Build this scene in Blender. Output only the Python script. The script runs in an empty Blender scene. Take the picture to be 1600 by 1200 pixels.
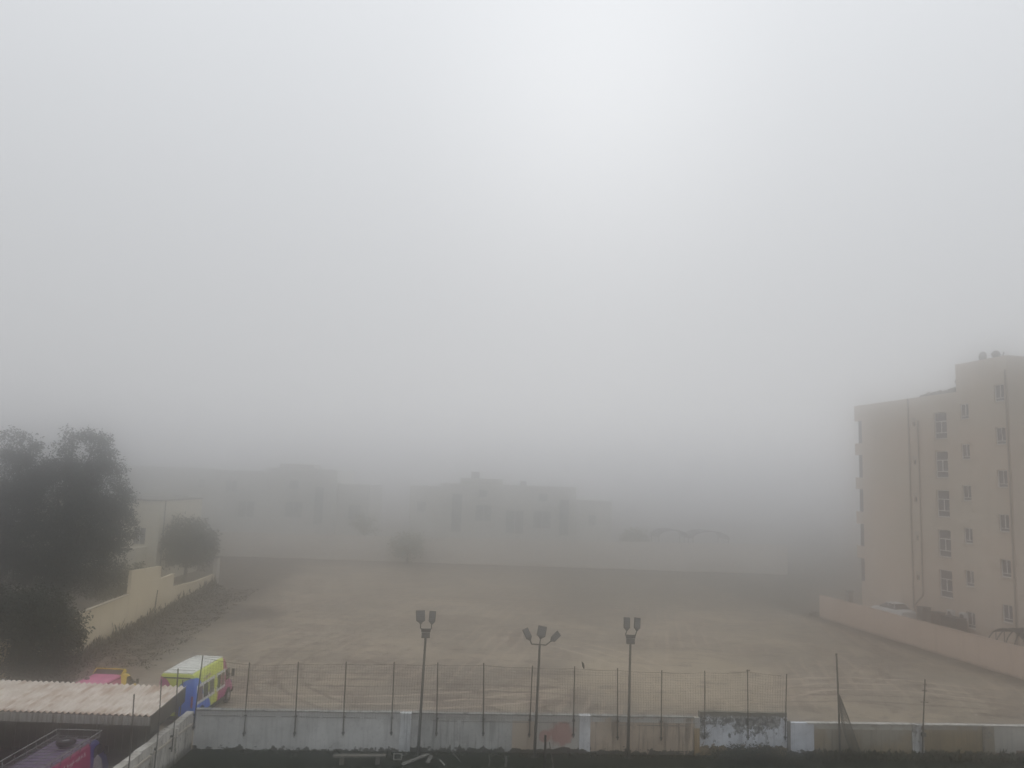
import bpy, math, random
from mathutils import Vector, Matrix
random.seed(11)
R = math.radians
scene = bpy.context.scene
COL = scene.collection

# ------------------------------------------------------------------ mesh builder
class MB:
    def __init__(s): s.v = []; s.f = []
    def quad(s, a, b, c, d):
        i = len(s.v); s.v += [tuple(a), tuple(b), tuple(c), tuple(d)]; s.f.append((i, i+1, i+2, i+3))
    def poly(s, pts):
        i = len(s.v); s.v += [tuple(p) for p in pts]; s.f.append(tuple(range(i, i+len(pts))))
    def box(s, x0, x1, y0, y1, z0, z1, M=None):
        P = [(x0,y0,z0),(x1,y0,z0),(x1,y1,z0),(x0,y1,z0),(x0,y0,z1),(x1,y0,z1),(x1,y1,z1),(x0,y1,z1)]
        if M is not None: P = [tuple(M @ Vector(p)) for p in P]
        i = len(s.v); s.v += P
        for f in ((0,3,2,1),(4,5,6,7),(0,1,5,4),(1,2,6,5),(2,3,7,6),(3,0,4,7)): s.f.append(tuple(i+k for k in f))
        return s
    def bar(s, a, b, w, h):
        a, b = Vector(a), Vector(b); d = b-a; L = d.length
        M = Matrix.Translation(a) @ d.to_track_quat('Y', 'Z').to_matrix().to_4x4()
        return s.box(-w/2, w/2, 0, L, -h/2, h/2, M)
    def tube(s, pts, r, n=8, r1=None, cap=True):
        pts = [Vector(p) for p in pts]; m = len(pts); rings = []
        for k, p in enumerate(pts):
            if k == 0: d = pts[1]-p
            elif k == m-1: d = p-pts[k-1]
            else: d = (pts[k+1]-pts[k-1])
            q = d.to_track_quat('Z', 'Y')
            rr = r if r1 is None else r + (r1-r)*k/(m-1)
            i = len(s.v)
            for j in range(n):
                a = 2*math.pi*j/n
                s.v.append(tuple(p + q @ Vector((rr*math.cos(a), rr*math.sin(a), 0))))
            rings.append(i)
        for k in range(m-1):
            a, b = rings[k], rings[k+1]
            for j in range(n): s.f.append((a+j, a+(j+1)%n, b+(j+1)%n, b+j))
        if cap:
            s.f.append(tuple(rings[0]+j for j in reversed(range(n)))); s.f.append(tuple(rings[-1]+j for j in range(n)))
        return s
    def prism(s, poly, fn, d0, d1):
        """poly in 2D, fn(u,v,d)->3D, extruded from d0 to d1"""
        n = len(poly); i = len(s.v)
        s.v += [fn(u, v, d0) for u, v in poly] + [fn(u, v, d1) for u, v in poly]
        s.f.append(tuple(i+k for k in reversed(range(n)))); s.f.append(tuple(i+n+k for k in range(n)))
        for k in range(n): s.f.append((i+k, i+(k+1)%n, i+n+(k+1)%n, i+n+k))
        return s
    def loft(s, secs):
        n = len(secs[0]); i0 = len(s.v)
        for sec in secs: s.v += [tuple(p) for p in sec]
        for k in range(len(secs)-1):
            a = i0+k*n; b = a+n
            for j in range(n): s.f.append((a+j, a+(j+1)%n, b+(j+1)%n, b+j))
        s.f.append(tuple(i0+j for j in reversed(range(n)))); e = i0+(len(secs)-1)*n
        s.f.append(tuple(e+j for j in range(n)))
        return s
    def disc(s, c, axis, r, h, n=20, r2=None):
        a = Vector(axis).normalized(); c = Vector(c)
        return s.tube([c-a*h/2, c+a*h/2], r, n, r2)
    def build(s, name, m, parent=None, smooth=False, angle=35):
        me = bpy.data.meshes.new(name); me.from_pydata(s.v, [], s.f); me.update()
        me.materials.append(m)
        if smooth:
            for p in me.polygons: p.use_smooth = True
            me.set_sharp_from_angle(angle=R(angle))
        o = bpy.data.objects.new(name, me); COL.objects.link(o)
        if parent is not None: o.parent = parent
        return o

def tag(o, label=None, cat=None, group=None, kind=None):
    if label: o['label'] = label
    if cat: o['category'] = cat
    if group: o['group'] = group
    if kind: o['kind'] = kind
    return o
def thing(name, label, cat, loc=(0,0,0), rz=0., group=None):
    o = bpy.data.objects.new(name, None); COL.objects.link(o)
    o.empty_display_size = .2
    o.location = loc; o.rotation_euler = (0, 0, rz)
    return tag(o, label, cat, group)
def copy_tree(o, parent=None):
    c = o.copy(); COL.objects.link(c)
    if parent is not None: c.parent = parent
    for ch in list(o.children): copy_tree(ch, c)
    return c

# ------------------------------------------------------------------ node helper
class NT:
    def __init__(s, name, rough=.9, spec=.25):
        s.m = bpy.data.materials.new(name); s.m.use_nodes = True
        s.t = s.m.node_tree; s.b = s.t.nodes['Principled BSDF']
        s.b.inputs['Roughness'].default_value = rough
        s.b.inputs['Specular IOR Level'].default_value = spec
        s.co = s.t.nodes.new('ShaderNodeTexCoord').outputs['Object']
    def put(s, sock, v):
        if isinstance(v, bpy.types.NodeSocket): s.t.links.new(v, sock)
        elif isinstance(v, (tuple, list)): sock.default_value = tuple(v) + ((1,) if len(v) == 3 and len(sock.default_value) == 4 else ())
        else: sock.default_value = v
    def math(s, op, a, b=0., c=0., clamp=False):
        n = s.t.nodes.new('ShaderNodeMath'); n.operation = op; n.use_clamp = clamp
        for k, v in enumerate((a, b, c)): s.put(n.inputs[k], v)
        return n.outputs[0]
    def add(s, a, b): return s.math('ADD', a, b)
    def mul(s, a, b): return s.math('MULTIPLY', a, b)
    def sub(s, a, b): return s.math('SUBTRACT', a, b)
    def step(s, x, lo, hi):
        n = s.t.nodes.new('ShaderNodeMapRange'); n.interpolation_type = 'SMOOTHSTEP'
        s.put(n.inputs['Value'], x); n.inputs['From Min'].default_value = lo; n.inputs['From Max'].default_value = hi
        return n.outputs['Result']
    def inv(s, x): return s.math('SUBTRACT', 1., x, clamp=True)
    def map(s, scale=(1,1,1), loc=(0,0,0), rot=(0,0,0), co=None):
        n = s.t.nodes.new('ShaderNodeMapping'); s.put(n.inputs['Vector'], co or s.co)
        n.inputs['Scale'].default_value = scale; n.inputs['Location'].default_value = loc; n.inputs['Rotation'].default_value = rot
        return n.outputs[0]
    def noise(s, scale, detail=4, co=None, rough=.55, dist=0.):
        n = s.t.nodes.new('ShaderNodeTexNoise'); s.put(n.inputs['Vector'], co or s.co)
        n.inputs['Scale'].default_value = scale; n.inputs['Detail'].default_value = detail
        n.inputs['Roughness'].default_value = rough; n.inputs['Distortion'].default_value = dist
        return n.outputs['Fac']
    def voro(s, scale, co=None, out='Distance'):
        n = s.t.nodes.new('ShaderNodeTexVoronoi'); s.put(n.inputs['Vector'], co or s.co); n.inputs['Scale'].default_value = scale
        return n.outputs[out]
    def wave(s, scale, dist=2., co=None, detail=2, prof='SIN'):
        n = s.t.nodes.new('ShaderNodeTexWave'); n.wave_profile = prof; s.put(n.inputs['Vector'], co or s.co)
        n.inputs['Scale'].default_value = scale; n.inputs['Distortion'].default_value = dist; n.inputs['Detail'].default_value = detail
        n.inputs['Detail Scale'].default_value = .6
        return n.outputs['Fac']
    def xyz(s, co=None):
        n = s.t.nodes.new('ShaderNodeSeparateXYZ'); s.put(n.inputs[0], co or s.co); return n.outputs
    def mix(s, fac, a, b):
        n = s.t.nodes.new('ShaderNodeMix'); n.data_type = 'RGBA'
        s.put(n.inputs['Factor'], fac); s.put(n.inputs['A'] if False else n.inputs[6], a); s.put(n.inputs[7], b)
        return n.outputs[2]
    def dist(s, p):
        n = s.t.nodes.new('ShaderNodeVectorMath'); n.operation = 'DISTANCE'; s.put(n.inputs[0], s.co); n.inputs[1].default_value = p
        return n.outputs['Value']
    def bump(s, h, strength=.3, dist=.02):
        n = s.t.nodes.new('ShaderNodeBump'); s.put(n.inputs['Height'], h)
        n.inputs['Strength'].default_value = strength; n.inputs['Distance'].default_value = dist
        s.t.links.new(n.outputs[0], s.b.inputs['Normal'])
    def done(s, col): s.put(s.b.inputs['Base Color'], col); return s.m

def simple(name, col, rough=.8, var=.25, scale=3., metal=0., spec=.3, dirt=None):
    n = NT(name, rough, spec)
    f = n.step(n.noise(scale, 5), .3, .7)
    c = n.mix(f, tuple(x*(1-var) for x in col), tuple(min(1, x*(1+var*.6)) for x in col))
    if dirt: c = n.mix(n.mul(n.step(n.noise(scale*2.7, 6), .52, .7), .7), c, dirt)
    n.b.inputs['Metallic'].default_value = metal
    n.bump(n.noise(scale*8, 3), .15, .01)
    return n.done(c)

# ------------------------------------------------------------------ materials
def plaster(name, base, top=None, stain=(.10,.10,.085), peel=.16, streak=.5, mould=0., seed=0, ochre=None, tz=1.52):
    """painted boundary wall panel: blotchy paint, drip streaks, bare mouldy render along the foot"""
    n = NT(name, .92, .2)
    co = n.map(loc=(seed*7.3, seed*1.7, seed*.9))
    x, y, z = n.xyz()
    big = n.noise(.9, 4, co); fine = n.noise(6, 6, co)
    c = n.mix(n.step(big, .3, .7), tuple(k*.82 for k in base), tuple(min(1, k*1.1) for k in base))
    if ochre: c = n.mix(n.step(n.noise(.7, 4, n.map(loc=(seed*3, 4, seed))), .45, .62), c, ochre)
    c = n.mix(n.mul(n.step(fine, .55, .75), .25), c, stain)
    st = n.noise(1., 5, n.map((5.5, 1, .32), (seed, 0, seed*2.)))
    c = n.mix(n.mul(n.step(st, .48, .66), min(1., streak*1.5)), c, tuple(k*.42 for k in base))
    blot = n.noise(1.7, 7, n.map(loc=(seed*3.1, 2, seed*1.3)), .68, .4)
    c = n.mix(n.mul(n.step(blot, .54, .66), .38), c, tuple(k*.5 for k in base))
    if top: c = n.mix(n.mul(n.step(n.add(z, n.mul(n.sub(fine, .5), .06)), tz, tz+.03), n.step(n.noise(1.6, 4, co), .3, .55)), c, top)
    # bare patches at the foot: an uneven line with bites out of the paint
    bite = n.add(n.mul(n.sub(n.noise(2.6, 5, n.map((1,1,1.3), (seed*5, 0, 0)), .62), .5), 1.25), n.mul(n.sub(fine, .5), .2))
    c = n.mix(n.step(n.sub(n.add(peel, bite), z), .0, .035), c, n.mix(n.step(fine, .4, .6), tuple(k*.5 for k in stain), stain))
    if mould:
        mm = n.noise(3.2, 9, n.map(loc=(seed*2, 3, 1)), .72, .3)
        mh = n.step(n.add(n.add(mm, n.mul(n.sub(z, 1.0), .13)), n.mul(n.sub(n.noise(.55, 2, n.map(loc=(3.2, 0, 0))), .5), .6)), .49, .59)
        c = n.mix(n.mul(mh, .9), c, n.mix(n.step(n.noise(5, 6), .42, .58), (.05,.05,.048), (.32,.32,.30)))
        c = n.mix(n.step(n.add(z, n.mul(n.sub(n.noise(4, 5), .5), .5)), 1.86, 1.95), c, (.17,.165,.13))
    n.bump(fine, .4, .02)
    return n.done(c)

M = {}
M['steel'] = simple('dull steel', (.075,.075,.072), .6, .35, 6, .3)
M['rusty'] = simple('rusty steel', (.06,.050,.045), .85, .4, 9, .1, dirt=(.11,.055,.03))
M['lamp'] = simple('lamp housing grey', (.085,.088,.085), .5, .15, 5, .3)
M['lens'] = simple('led lens grey', (.16,.165,.165), .35, .2, 20)
M['black'] = simple('black rubber', (.018,.018,.018), .8, .2, 8)
M['glass'] = simple('dark window glass', (.022,.026,.032), .08, .25, 1.2, 0, .5)
M['pane'] = simple('reflective pane', (.07,.075,.105), .12, .2, .8, 0, .5)
M['white'] = simple('white frame paint', (.78,.78,.77), .5, .06, 4)
M['chrome'] = simple('bare alloy', (.45,.45,.45), .35, .1, 5, .8)
M['wood'] = simple('weathered timber', (.20,.195,.175), .9, .35, 7)
M['slabc'] = simple('pale concrete', (.16,.148,.125), .9, .35, 5)
M['bark'] = simple('bark', (.07,.058,.045), .95, .35, 8)
M['net'] = simple('weathered net cord', (.10,.10,.085), .9, .2, 8)
M['tarp'] = simple('faded dark tarpaulin', (.05,.052,.045), .85, .3, 3)
M['purple'] = simple('purple van roof', (.12,.08,.16), .5, .2, 3, dirt=(.10,.08,.09))
M['cerise'] = simple('crimson van paint', (.32,.015,.09), .4, .1, 2)
M['navy'] = simple('navy van paint', (.02,.035,.20), .4, .12, 2)
M['pink'] = simple('dusty pink van paint', (.60,.14,.28), .5, .15, 2.2, dirt=(.50,.18,.26))
M['yellow'] = simple('yellow van paint', (.85,.58,.01), .45, .1, 3)
M['vanwhite'] = simple('dirty white van roof', (.74,.74,.69), .55, .18, 2.4, dirt=(.36,.34,.30))
M['carwhite'] = simple('white car paint', (.75,.77,.77), .3, .06, 2, 0, .5)
M['greyc'] = simple('grey cabinet', (.17,.165,.155), .7, .3, 2)
M['browncab'] = simple('rust brown cabinet', (.16,.105,.09), .75, .3, 2)
M['darkcab'] = simple('dark grey cabinet', (.05,.052,.055), .6, .3, 2)
M['conc'] = simple('grey concrete', (.24,.23,.21), .95, .25, 1.5)
M['dish'] = simple('dish grey', (.18,.18,.18), .6, .15, 3)
M['sprinter_pink'] = simple('magenta trim', (.36,.03,.15), .45, .1, 3)
M['photo_a'] = simple('printed photo brown', (.17,.085,.065), .4, .55, 6, dirt=(.42,.30,.24))
M['photo_b'] = simple('printed photo grey', (.10,.10,.11), .4, .6, 7, dirt=(.30,.17,.15))

def foliage(name, col):
    n = NT(name, .65, .3)
    g = n.t.nodes.new('ShaderNodeNewGeometry')
    r = g.outputs['Random Per Island']
    c = n.mix(r, tuple(k*.55 for k in col), tuple(k*1.5 for k in col))
    c = n.mix(n.step(n.noise(.8, 3), .4, .65), c, tuple(k*.8 for k in (col[0]*1.25, col[1], col[2]*.7)))
    return n.done(c)
M['leafA'] = foliage('ficus leaves', (.042,.052,.034))
M['leafB'] = foliage('dense dark leaves', (.028,.036,.018))
M['leafC'] = foliage('pale olive leaves', (.075,.088,.048))
M['leafD'] = foliage('hedge leaves', (.085,.10,.045))
M['leafF'] = foliage('leaves paled for mist', (.30,.33,.27))  # far leaves lightened: mist fading and lifted crown shade painted into the colour
M['weed'] = foliage('dry weeds', (.085,.078,.052))
M['weedg'] = foliage('green weeds', (.03,.038,.02))

# ground ---------------------------------------------------------------
def line_mask(n, x, y, a, b, w0, w1, wob):
    """1 near the segment's line (signed distance, to the left side 0..w)"""
    dx, dy = b[0]-a[0], b[1]-a[1]; L = math.hypot(dx, dy); nx, ny = -dy/L, dx/L
    d = n.add(n.add(n.mul(x, nx), n.mul(y, ny)), -(a[0]*nx+a[1]*ny))
    return n.inv(n.step(n.add(d, wob), w0, w1))
def ground_mat():
    n = NT('sandy lot', .97, .15)
    x, y, z = n.xyz()
    big = n.noise(.035, 5); mid = n.noise(.16, 6, None, .6, .4); fine = n.noise(2.2, 7, None, .65); grit = n.noise(14, 4, None, .7)
    c = n.mix(n.step(big, .35, .65), (.268,.228,.175), (.198,.171,.135))
    c = n.mix(n.mul(n.step(mid, .46, .64), .8), c, (.355,.293,.215))
    c = n.mix(n.mul(n.step(n.noise(.23, 5, n.map(loc=(31, 7, 0)), .6), .5, .62), .75), c, (.20,.16,.125))
    # wheel tracks: narrow bent lines, in two families, broken up
    tw = n.wave(.32, 7., n.map((1, .32, 1), (3, 0, 0), (0, 0, R(34))), 2)
    t2 = n.wave(.42, 9., n.map((.25, 1, 1), (0, 8, 0), (0, 0, R(7))), 2)
    t3 = n.wave(.55, 6., n.map((1, .3, 1), (11, 5, 0), (0, 0, R(-48))), 2)
    brk = n.step(n.noise(.12, 3, n.map(loc=(5, 50, 0))), .42, .6)
    brk2 = n.step(n.noise(.10, 3, n.map(loc=(90, 5, 0))), .44, .6)
    c = n.mix(n.mul(n.mul(n.step(tw, .72, .95), brk), .45), c, (.43,.345,.265))
    c = n.mix(n.mul(n.mul(n.step(t2, .82, .98), brk2), .5), c, (.15,.12,.095))
    arcs = [[(-17.81,51.28),(-12.45,51.21),(-5.55,51.82)],[(-13.9,45.6),(-6.74,46.34),(4.81,51.62)],[(-5.65,49.35),(-.92,49.67),(4.63,49.51)],
            [(-11.08,45.94),(-14.42,50.94),(-13.48,62.98)],[(5.87,63.76),(10.02,57.92),(12.3,48.52)],[(8.63,54.95),(12.82,62.54),(16.92,60.98)],
            [(12.47,49.22),(21.42,51.77),(32.45,50.26)],[(17.35,52.01),(24.94,54.93),(32.61,52.43)],[(-13.3,87.02),(7.72,84.99),(29.23,87.46)],[(33.75,75.43),(32.06,68.52),(32.55,61.8)]]
    wv = n.mul(n.sub(n.noise(.5, 4, n.map(loc=(4, 4, 0))), .5), .7)
    for k, ((ax, ay), (bx, by), (cx, cy_)) in enumerate(arcs):
        d = 2*(ax*(by-cy_)+bx*(cy_-ay)+cx*(ay-by))
        ux = ((ax*ax+ay*ay)*(by-cy_)+(bx*bx+by*by)*(cy_-ay)+(cx*cx+cy_*cy_)*(ay-by))/d
        uy = ((ax*ax+ay*ay)*(cx-bx)+(bx*bx+by*by)*(ax-cx)+(cx*cx+cy_*cy_)*(bx-ax))/d
        rr = math.hypot(ax-ux, ay-uy)
        q = n.math('SQRT', n.add(n.math('POWER', n.sub(x, ux), 2.), n.math('POWER', n.sub(y, uy), 2.)))
        q = n.math('ABSOLUTE', n.add(n.sub(q, rr), wv))
        near = n.math('SQRT', n.add(n.math('POWER', n.sub(x, bx), 2.), n.math('POWER', n.sub(y, by), 2.)))
        L = math.hypot(ax-cx, ay-cy_)*.6
        m_ = n.mul(n.add(n.inv(n.step(q, .08, .24)), n.inv(n.step(n.math('ABSOLUTE', n.sub(q, 1.55)), .08, .24))), n.inv(n.step(near, L*.6, L*1.15)))
        c = n.mix(n.math('MULTIPLY', m_,   .6 if k in (3, 5) else .85, clamp=True), c, (.135,.105,.083) if k % 3 != 1 else (.44,.36,.28))
    # donut scuff left by turning wheels
    dd = n.math('SQRT', n.add(n.math('POWER', n.sub(x, 22.2), 2.), n.math('POWER', n.mul(n.sub(y, 75.5), .9), 2.)))
    ring = n.mul(n.step(dd, .85, 1.05), n.inv(n.step(dd, 1.15, 1.4)))
    c = n.mix(n.mul(ring, .6), c, (.10,.085,.07))
    wob = n.mul(n.sub(n.noise(.35, 5, None, .65), .5), 3.2)
    wob2 = n.mul(n.sub(n.noise(.16, 5, n.map(loc=(7, 7, 0)), .65), .5), 9.)
    # dark soil along the right hand wall, the far wall and the left hand wall
    mr = line_mask(n, x, y, (33.14,82.21), (37.81,57.71), -50, -49, 0.)   # inside side
    dr = line_mask(n, x, y, (37.81,57.71), (33.14,82.21), 1.3, 2.6, n.mul(wob, .35))
    c = n.mix(n.mul(dr, .92), c, n.mix(n.step(fine, .4, .6), (.07,.066,.055), (.11,.10,.082)))
    df = n.step(n.add(y, wob), 111., 117.)
    c = n.mix(n.mul(df, .7), c, (.12,.105,.09))
    dl = n.inv(n.step(n.add(n.add(x, n.mul(y, .07)), wob2), -22.5, -17.5))
    c = n.mix(n.mul(dl, .88), c, n.mix(n.step(n.noise(1.1, 6), .4, .62), (.065,.055,.042), (.125,.10,.078)))
    # darker, greener tract at the back right
    db = n.mul(n.step(n.add(y, n.mul(wob2, 1.2)), 78., 92.), n.step(n.add(x, wob2), -6., 14.))
    c = n.mix(n.mul(db, .65), c, (.125,.115,.092))
    # pale tan patch of churned dry sand in the middle of the lot
    ex = n.math('POWER', n.mul(n.sub(n.add(x, n.mul(wob, .6)), 12.), .125), 2.); ey = n.math('POWER', n.mul(n.sub(n.add(y, wob), 55.), .11), 2.)
    c = n.mix(n.mul(n.inv(n.step(n.add(ex, ey), .35, 1.2)), .55), c, (.41,.34,.24))
    # dark spoil left of centre
    ex = n.math('POWER', n.mul(n.sub(n.add(x, wob), -25.), .19), 2.); ey = n.math('POWER', n.mul(n.sub(n.add(y, wob), 73.), .2), 2.)
    c = n.mix(n.mul(n.inv(n.step(n.add(ex, ey), .4, 1.1)), .8), c, (.085,.072,.06))
    # loose stones and litter specks
    v = n.voro(.9, n.map((1, 1, 0), (0, 0, 0)))
    c = n.mix(n.mul(n.inv(n.step(v, .05, .09)), n.step(n.noise(.11, 2, n.map(loc=(2, 9, 0))), .45, .6)), c, (.07,.06,.05))
    v2 = n.voro(.55, n.map((1, 1, 0), (13, 3, 0)))
    c = n.mix(n.mul(n.inv(n.step(v2, .03, .06)), .8), c, (.52,.49,.44))
    c = n.mix(n.mul(n.step(grit, .5, .75), .3), c, (.20,.16,.125))
    c = n.mix(n.mul(n.step(fine, .52, .72), .45), c, (.41,.345,.262))
    rough_ = n.noise(.75, 7, n.map((.55, 1, 1), (17, 3, 0)), .7, .6)
    c = n.mix(n.mul(n.step(rough_, .52, .64), .75), c, (.13,.106,.085))
    c = n.mix(n.mul(n.inv(n.step(rough_, .36, .47)), .4), c, (.385,.33,.245))
    n.bump(n.add(n.mul(fine, .7), n.mul(n.add(t2, tw), .4)), .6, .06)
    return n.done(c)

# ------------------------------------------------------------------ camera
H = 13.0
pch, rol = R(7.18), R(2.0)
R0 = Vector((1,0,0)); U0 = Vector((0,-math.sin(pch),math.cos(pch))); F = Vector((0,math.cos(pch),math.sin(pch)))
Rv = math.cos(rol)*R0+math.sin(rol)*U0; Uv = -math.sin(rol)*R0+math.cos(rol)*U0
cam = bpy.data.cameras.new('camera'); cam.lens = 27.0; cam.sensor_width = 36; cam.clip_start = .1; cam.clip_end = 6000
co = bpy.data.objects.new('camera', cam); COL.objects.link(co)
mw = Matrix.Identity(4)
for k in range(3):
    mw[k][0] = Rv[k]; mw[k][1] = Uv[k]; mw[k][2] = -F[k]
mw[0][3], mw[1][3], mw[2][3] = 0, 0, H
co.matrix_world = mw
scene.camera = co

# ------------------------------------------------------------------ light, sky, haze
OV, OVMIX = 10.5, .92
SUN_EL, SUN_AZ = 30., 6.        # azimuth clockwise from +Y
w = bpy.data.worlds.new('World'); scene.world = w; w.use_nodes = True
nt = w.node_tree; bg = nt.nodes['Background']
sky = nt.nodes.new('ShaderNodeTexSky'); sky.sky_type = 'NISHITA'; sky.sun_disc = False
sky.sun_elevation = R(SUN_EL); sky.sun_rotation = R(SUN_AZ)
sky.air_density = 1.0; sky.dust_density = 1.0; sky.ozone_density = 1.0
hs = nt.nodes.new('ShaderNodeHueSaturation'); hs.inputs['Saturation'].default_value = .12
nt.links.new(sky.outputs[0], hs.inputs['Color'])
# a closed cloud deck: the clear sky is mixed with an overcast dome, much brighter overhead than low down in the mist
tc = nt.nodes.new('ShaderNodeTexCoord'); sx_ = nt.nodes.new('ShaderNodeSeparateXYZ'); nt.links.new(tc.outputs['Generated'], sx_.inputs[0])
mr = nt.nodes.new('ShaderNodeMapRange'); nt.links.new(sx_.outputs[2], mr.inputs['Value'])
mr.inputs['From Min'].default_value = 0; mr.inputs['From Max'].default_value = 1; mr.inputs['To Min'].default_value = OV*.18; mr.inputs['To Max'].default_value = OV
cmb = nt.nodes.new('ShaderNodeVectorMath'); cmb.operation = 'SCALE'; cmb.inputs[0].default_value = (.925, .958, 1.0); nt.links.new(mr.outputs[0], cmb.inputs['Scale'])
mx = nt.nodes.new('ShaderNodeMix'); mx.data_type = 'RGBA'; mx.inputs['Factor'].default_value = OVMIX
nt.links.new(hs.outputs[0], mx.inputs[6]); nt.links.new(cmb.outputs[0], mx.inputs[7]); nt.links.new(mx.outputs[2], bg.inputs['Color'])
bg.inputs['Strength'].default_value = .1
sl = bpy.data.lights.new('sun', 'SUN'); sl.energy = .55; sl.angle = R(130); sl.color = (1, .965, .92)
so = bpy.data.objects.new('sun', sl); COL.objects.link(so)
sd = Vector((math.sin(R(SUN_AZ))*math.cos(R(SUN_EL)), math.cos(R(SUN_AZ))*math.cos(R(SUN_EL)), math.sin(R(SUN_EL))))
so.rotation_euler = sd.to_track_quat('Z', 'Y').to_euler(); so.location = sd*60 + Vector((0, 0, 40))

HAZE = .0178
hm = bpy.data.materials.new('mist'); hm.use_nodes = True
t = hm.node_tree; t.nodes.remove(t.nodes['Principled BSDF'])
pv = t.nodes.new('ShaderNodeVolumePrincipled')
pv.inputs['Color'].default_value = (.988,.991,.998,1); pv.inputs['Density'].default_value = HAZE; pv.inputs['Anisotropy'].default_value = .97
t.links.new(pv.outputs[0], t.nodes['Material Output'].inputs['Volume'])
mb = MB(); mb.box(-900, 900, -900, 900, -1.2, 27.5)
tag(mb.build('haze', hm), kind='stuff')

# ------------------------------------------------------------------ ground sheets
def sheet(name, x0, x1, y0, y1, m, z=0., nx=1, ny=1, amp=0.):
    b = MB()
    for j in range(ny+1):
        for i in range(nx+1):
            X = x0+(x1-x0)*i/nx; Yy = y0+(y1-y0)*j/ny
            zz = z + (amp*(math.sin(X*.9+math.sin(Yy*.5)*2)*.5+math.sin(Yy*1.3+X*.35)*.5+random.uniform(-.5, .5)) if amp else 0)
            b.v.append((X, Yy, zz))
    for j in range(ny):
        for i in range(nx):
            a = j*(nx+1)+i; b.f.append((a, a+1, a+nx+2, a+nx+1))
    return tag(b.build(name, m, smooth=True, angle=80), kind='structure')
gm = ground_mat()
sheet('ground', -850, 850, -850, 850, gm, z=-.06)
sheet('lot', -48, 46, 37, 125, gm, z=0, nx=188, ny=176, amp=.035)
def turf_mat():
    n = NT('worn dark turf', .95, .15)
    f = n.noise(1.3, 6); g = n.noise(9, 5)
    c = n.mix(n.step(f, .35, .65), (.008,.012,.007), (.018,.022,.013))
    c = n.mix(n.mul(n.step(g, .6, .75), .5), c, (.035,.037,.026))
    n.bump(g, .6, .04)
    return n.done(c)
AW = math.atan(.0642)
CW, SW = math.cos(AW), math.sin(AW)
def wl(x, y=0., z=0.):      # wall-local metres to world
    return (-14.35+CW*x-SW*y, 37.82+SW*x+CW*y, z)
b = MB(); p = [wl(0, -.02, .05), wl(55, -.02, .05), (42, 5, .05), (-14.4, 5, .05)]
b.poly(list(reversed(p)))
for i in range(4):
    q0, q1 = p[i], p[(i+1)%4]; b.quad(q0, q1, (q1[0], q1[1], -.05), (q0[0], q0[1], -.05))
tag(b.build('turf', turf_mat()), kind='structure')
sheet('parking_floor', -40, -14.76, 5, 37.6, simple('oily concrete', (.07,.066,.06), .95, .4, 1.2), z=.045)

# ------------------------------------------------------------------ near boundary wall
wall = thing('boundary_wall', 'long low patched boundary wall of grey, cream and ochre panels under the net', 'wall', wl(0), AW)
WT = .24
gw = (.69,.69,.665); be = (.60,.49,.38); oc = (.36,.29,.19)
segs = [
 # x0 x1 z1 kind label material
 (0, 9.59, 1.8, 'wall_panel', 'plain grey white panel with bare patches along its foot', plaster('paint grey', gw, (.60,.60,.58), peel=.15, streak=.18, seed=1)),
 (9.59, 10.11, 1.8, 'pillar', None, plaster('pillar paint', (.72,.74,.74), peel=.08, streak=.5, seed=2)),
 (10.11, 14.97, 1.8, 'wall_panel', 'grey panel streaked dark near its left end', plaster('paint grey streaked', (.60,.60,.57), (.46,.45,.42), peel=.24, streak=.45, seed=3)),
 (14.97, 18.23, 1.8, 'wall_panel', 'beige panel with a red paint blotch', None),
 (18.23, 18.76, 1.82, 'pillar', 'white pillar with peeled foot', plaster('pillar white', (.80,.81,.82), peel=.22, streak=.2, seed=5)),
 (18.76, 23.91, 1.8, 'wall_panel', 'beige panel with brown drip streaks', plaster('paint beige', be, (.62,.62,.59), peel=.26, streak=.6, seed=6)),
 (23.91, 24.16, 1.8, 'pillar', 'narrow ochre strip', plaster('strip ochre', (.50,.36,.19), (.56,.55,.52), peel=.05, streak=.3, seed=7, tz=1.3)),
 (24.16, 28.56, 2.08, 'wall_panel', 'taller white panel blackened by mould', plaster('mouldy white', (.78,.81,.85), peel=.5, streak=.3, mould=1., seed=8, stain=(.30,.225,.12))),
 (28.56, 28.72, 1.72, 'pillar', None, plaster('pillar grey', (.22,.21,.19), peel=.2, seed=9)),
 (28.72, 29.93, 1.62, 'wall_panel', 'pale blue grey patch panel', plaster('patch pale', (.72,.75,.80), peel=.32, streak=.15, seed=10)),
 (29.93, 34.95, 1.6, 'wall_panel', 'ochre panel left of the peeling pillar', plaster('paint ochre', oc, (.50,.49,.44), peel=.25, streak=.4, seed=11, ochre=(.37,.34,.28), tz=1.34)),
 (34.95, 35.54, 1.62, 'pillar', 'peeling pale grey pillar', plaster('pillar peel', (.72,.73,.73), peel=.2, streak=.6, mould=.35, seed=12)),
 (35.54, 38.6, 1.6, 'wall_panel', 'ochre panel with a dark hump of stain', plaster('paint ochre dark', (.33,.262,.165), (.36,.345,.31), peel=.38, streak=.35, seed=13, tz=1.38)),
 (38.6, 39.2, 1.6, 'pillar', None, plaster('pillar mottled', (.34,.30,.235), peel=.2, streak=.6, mould=.5, seed=14)),
 (39.2, 53.6, 1.62, 'wall_panel', 'whitish end panel above bare brick', plaster('paint whitish', (.56,.54,.49), peel=.34, streak=.2, seed=15, stain=(.20,.12,.09))),
]
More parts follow.
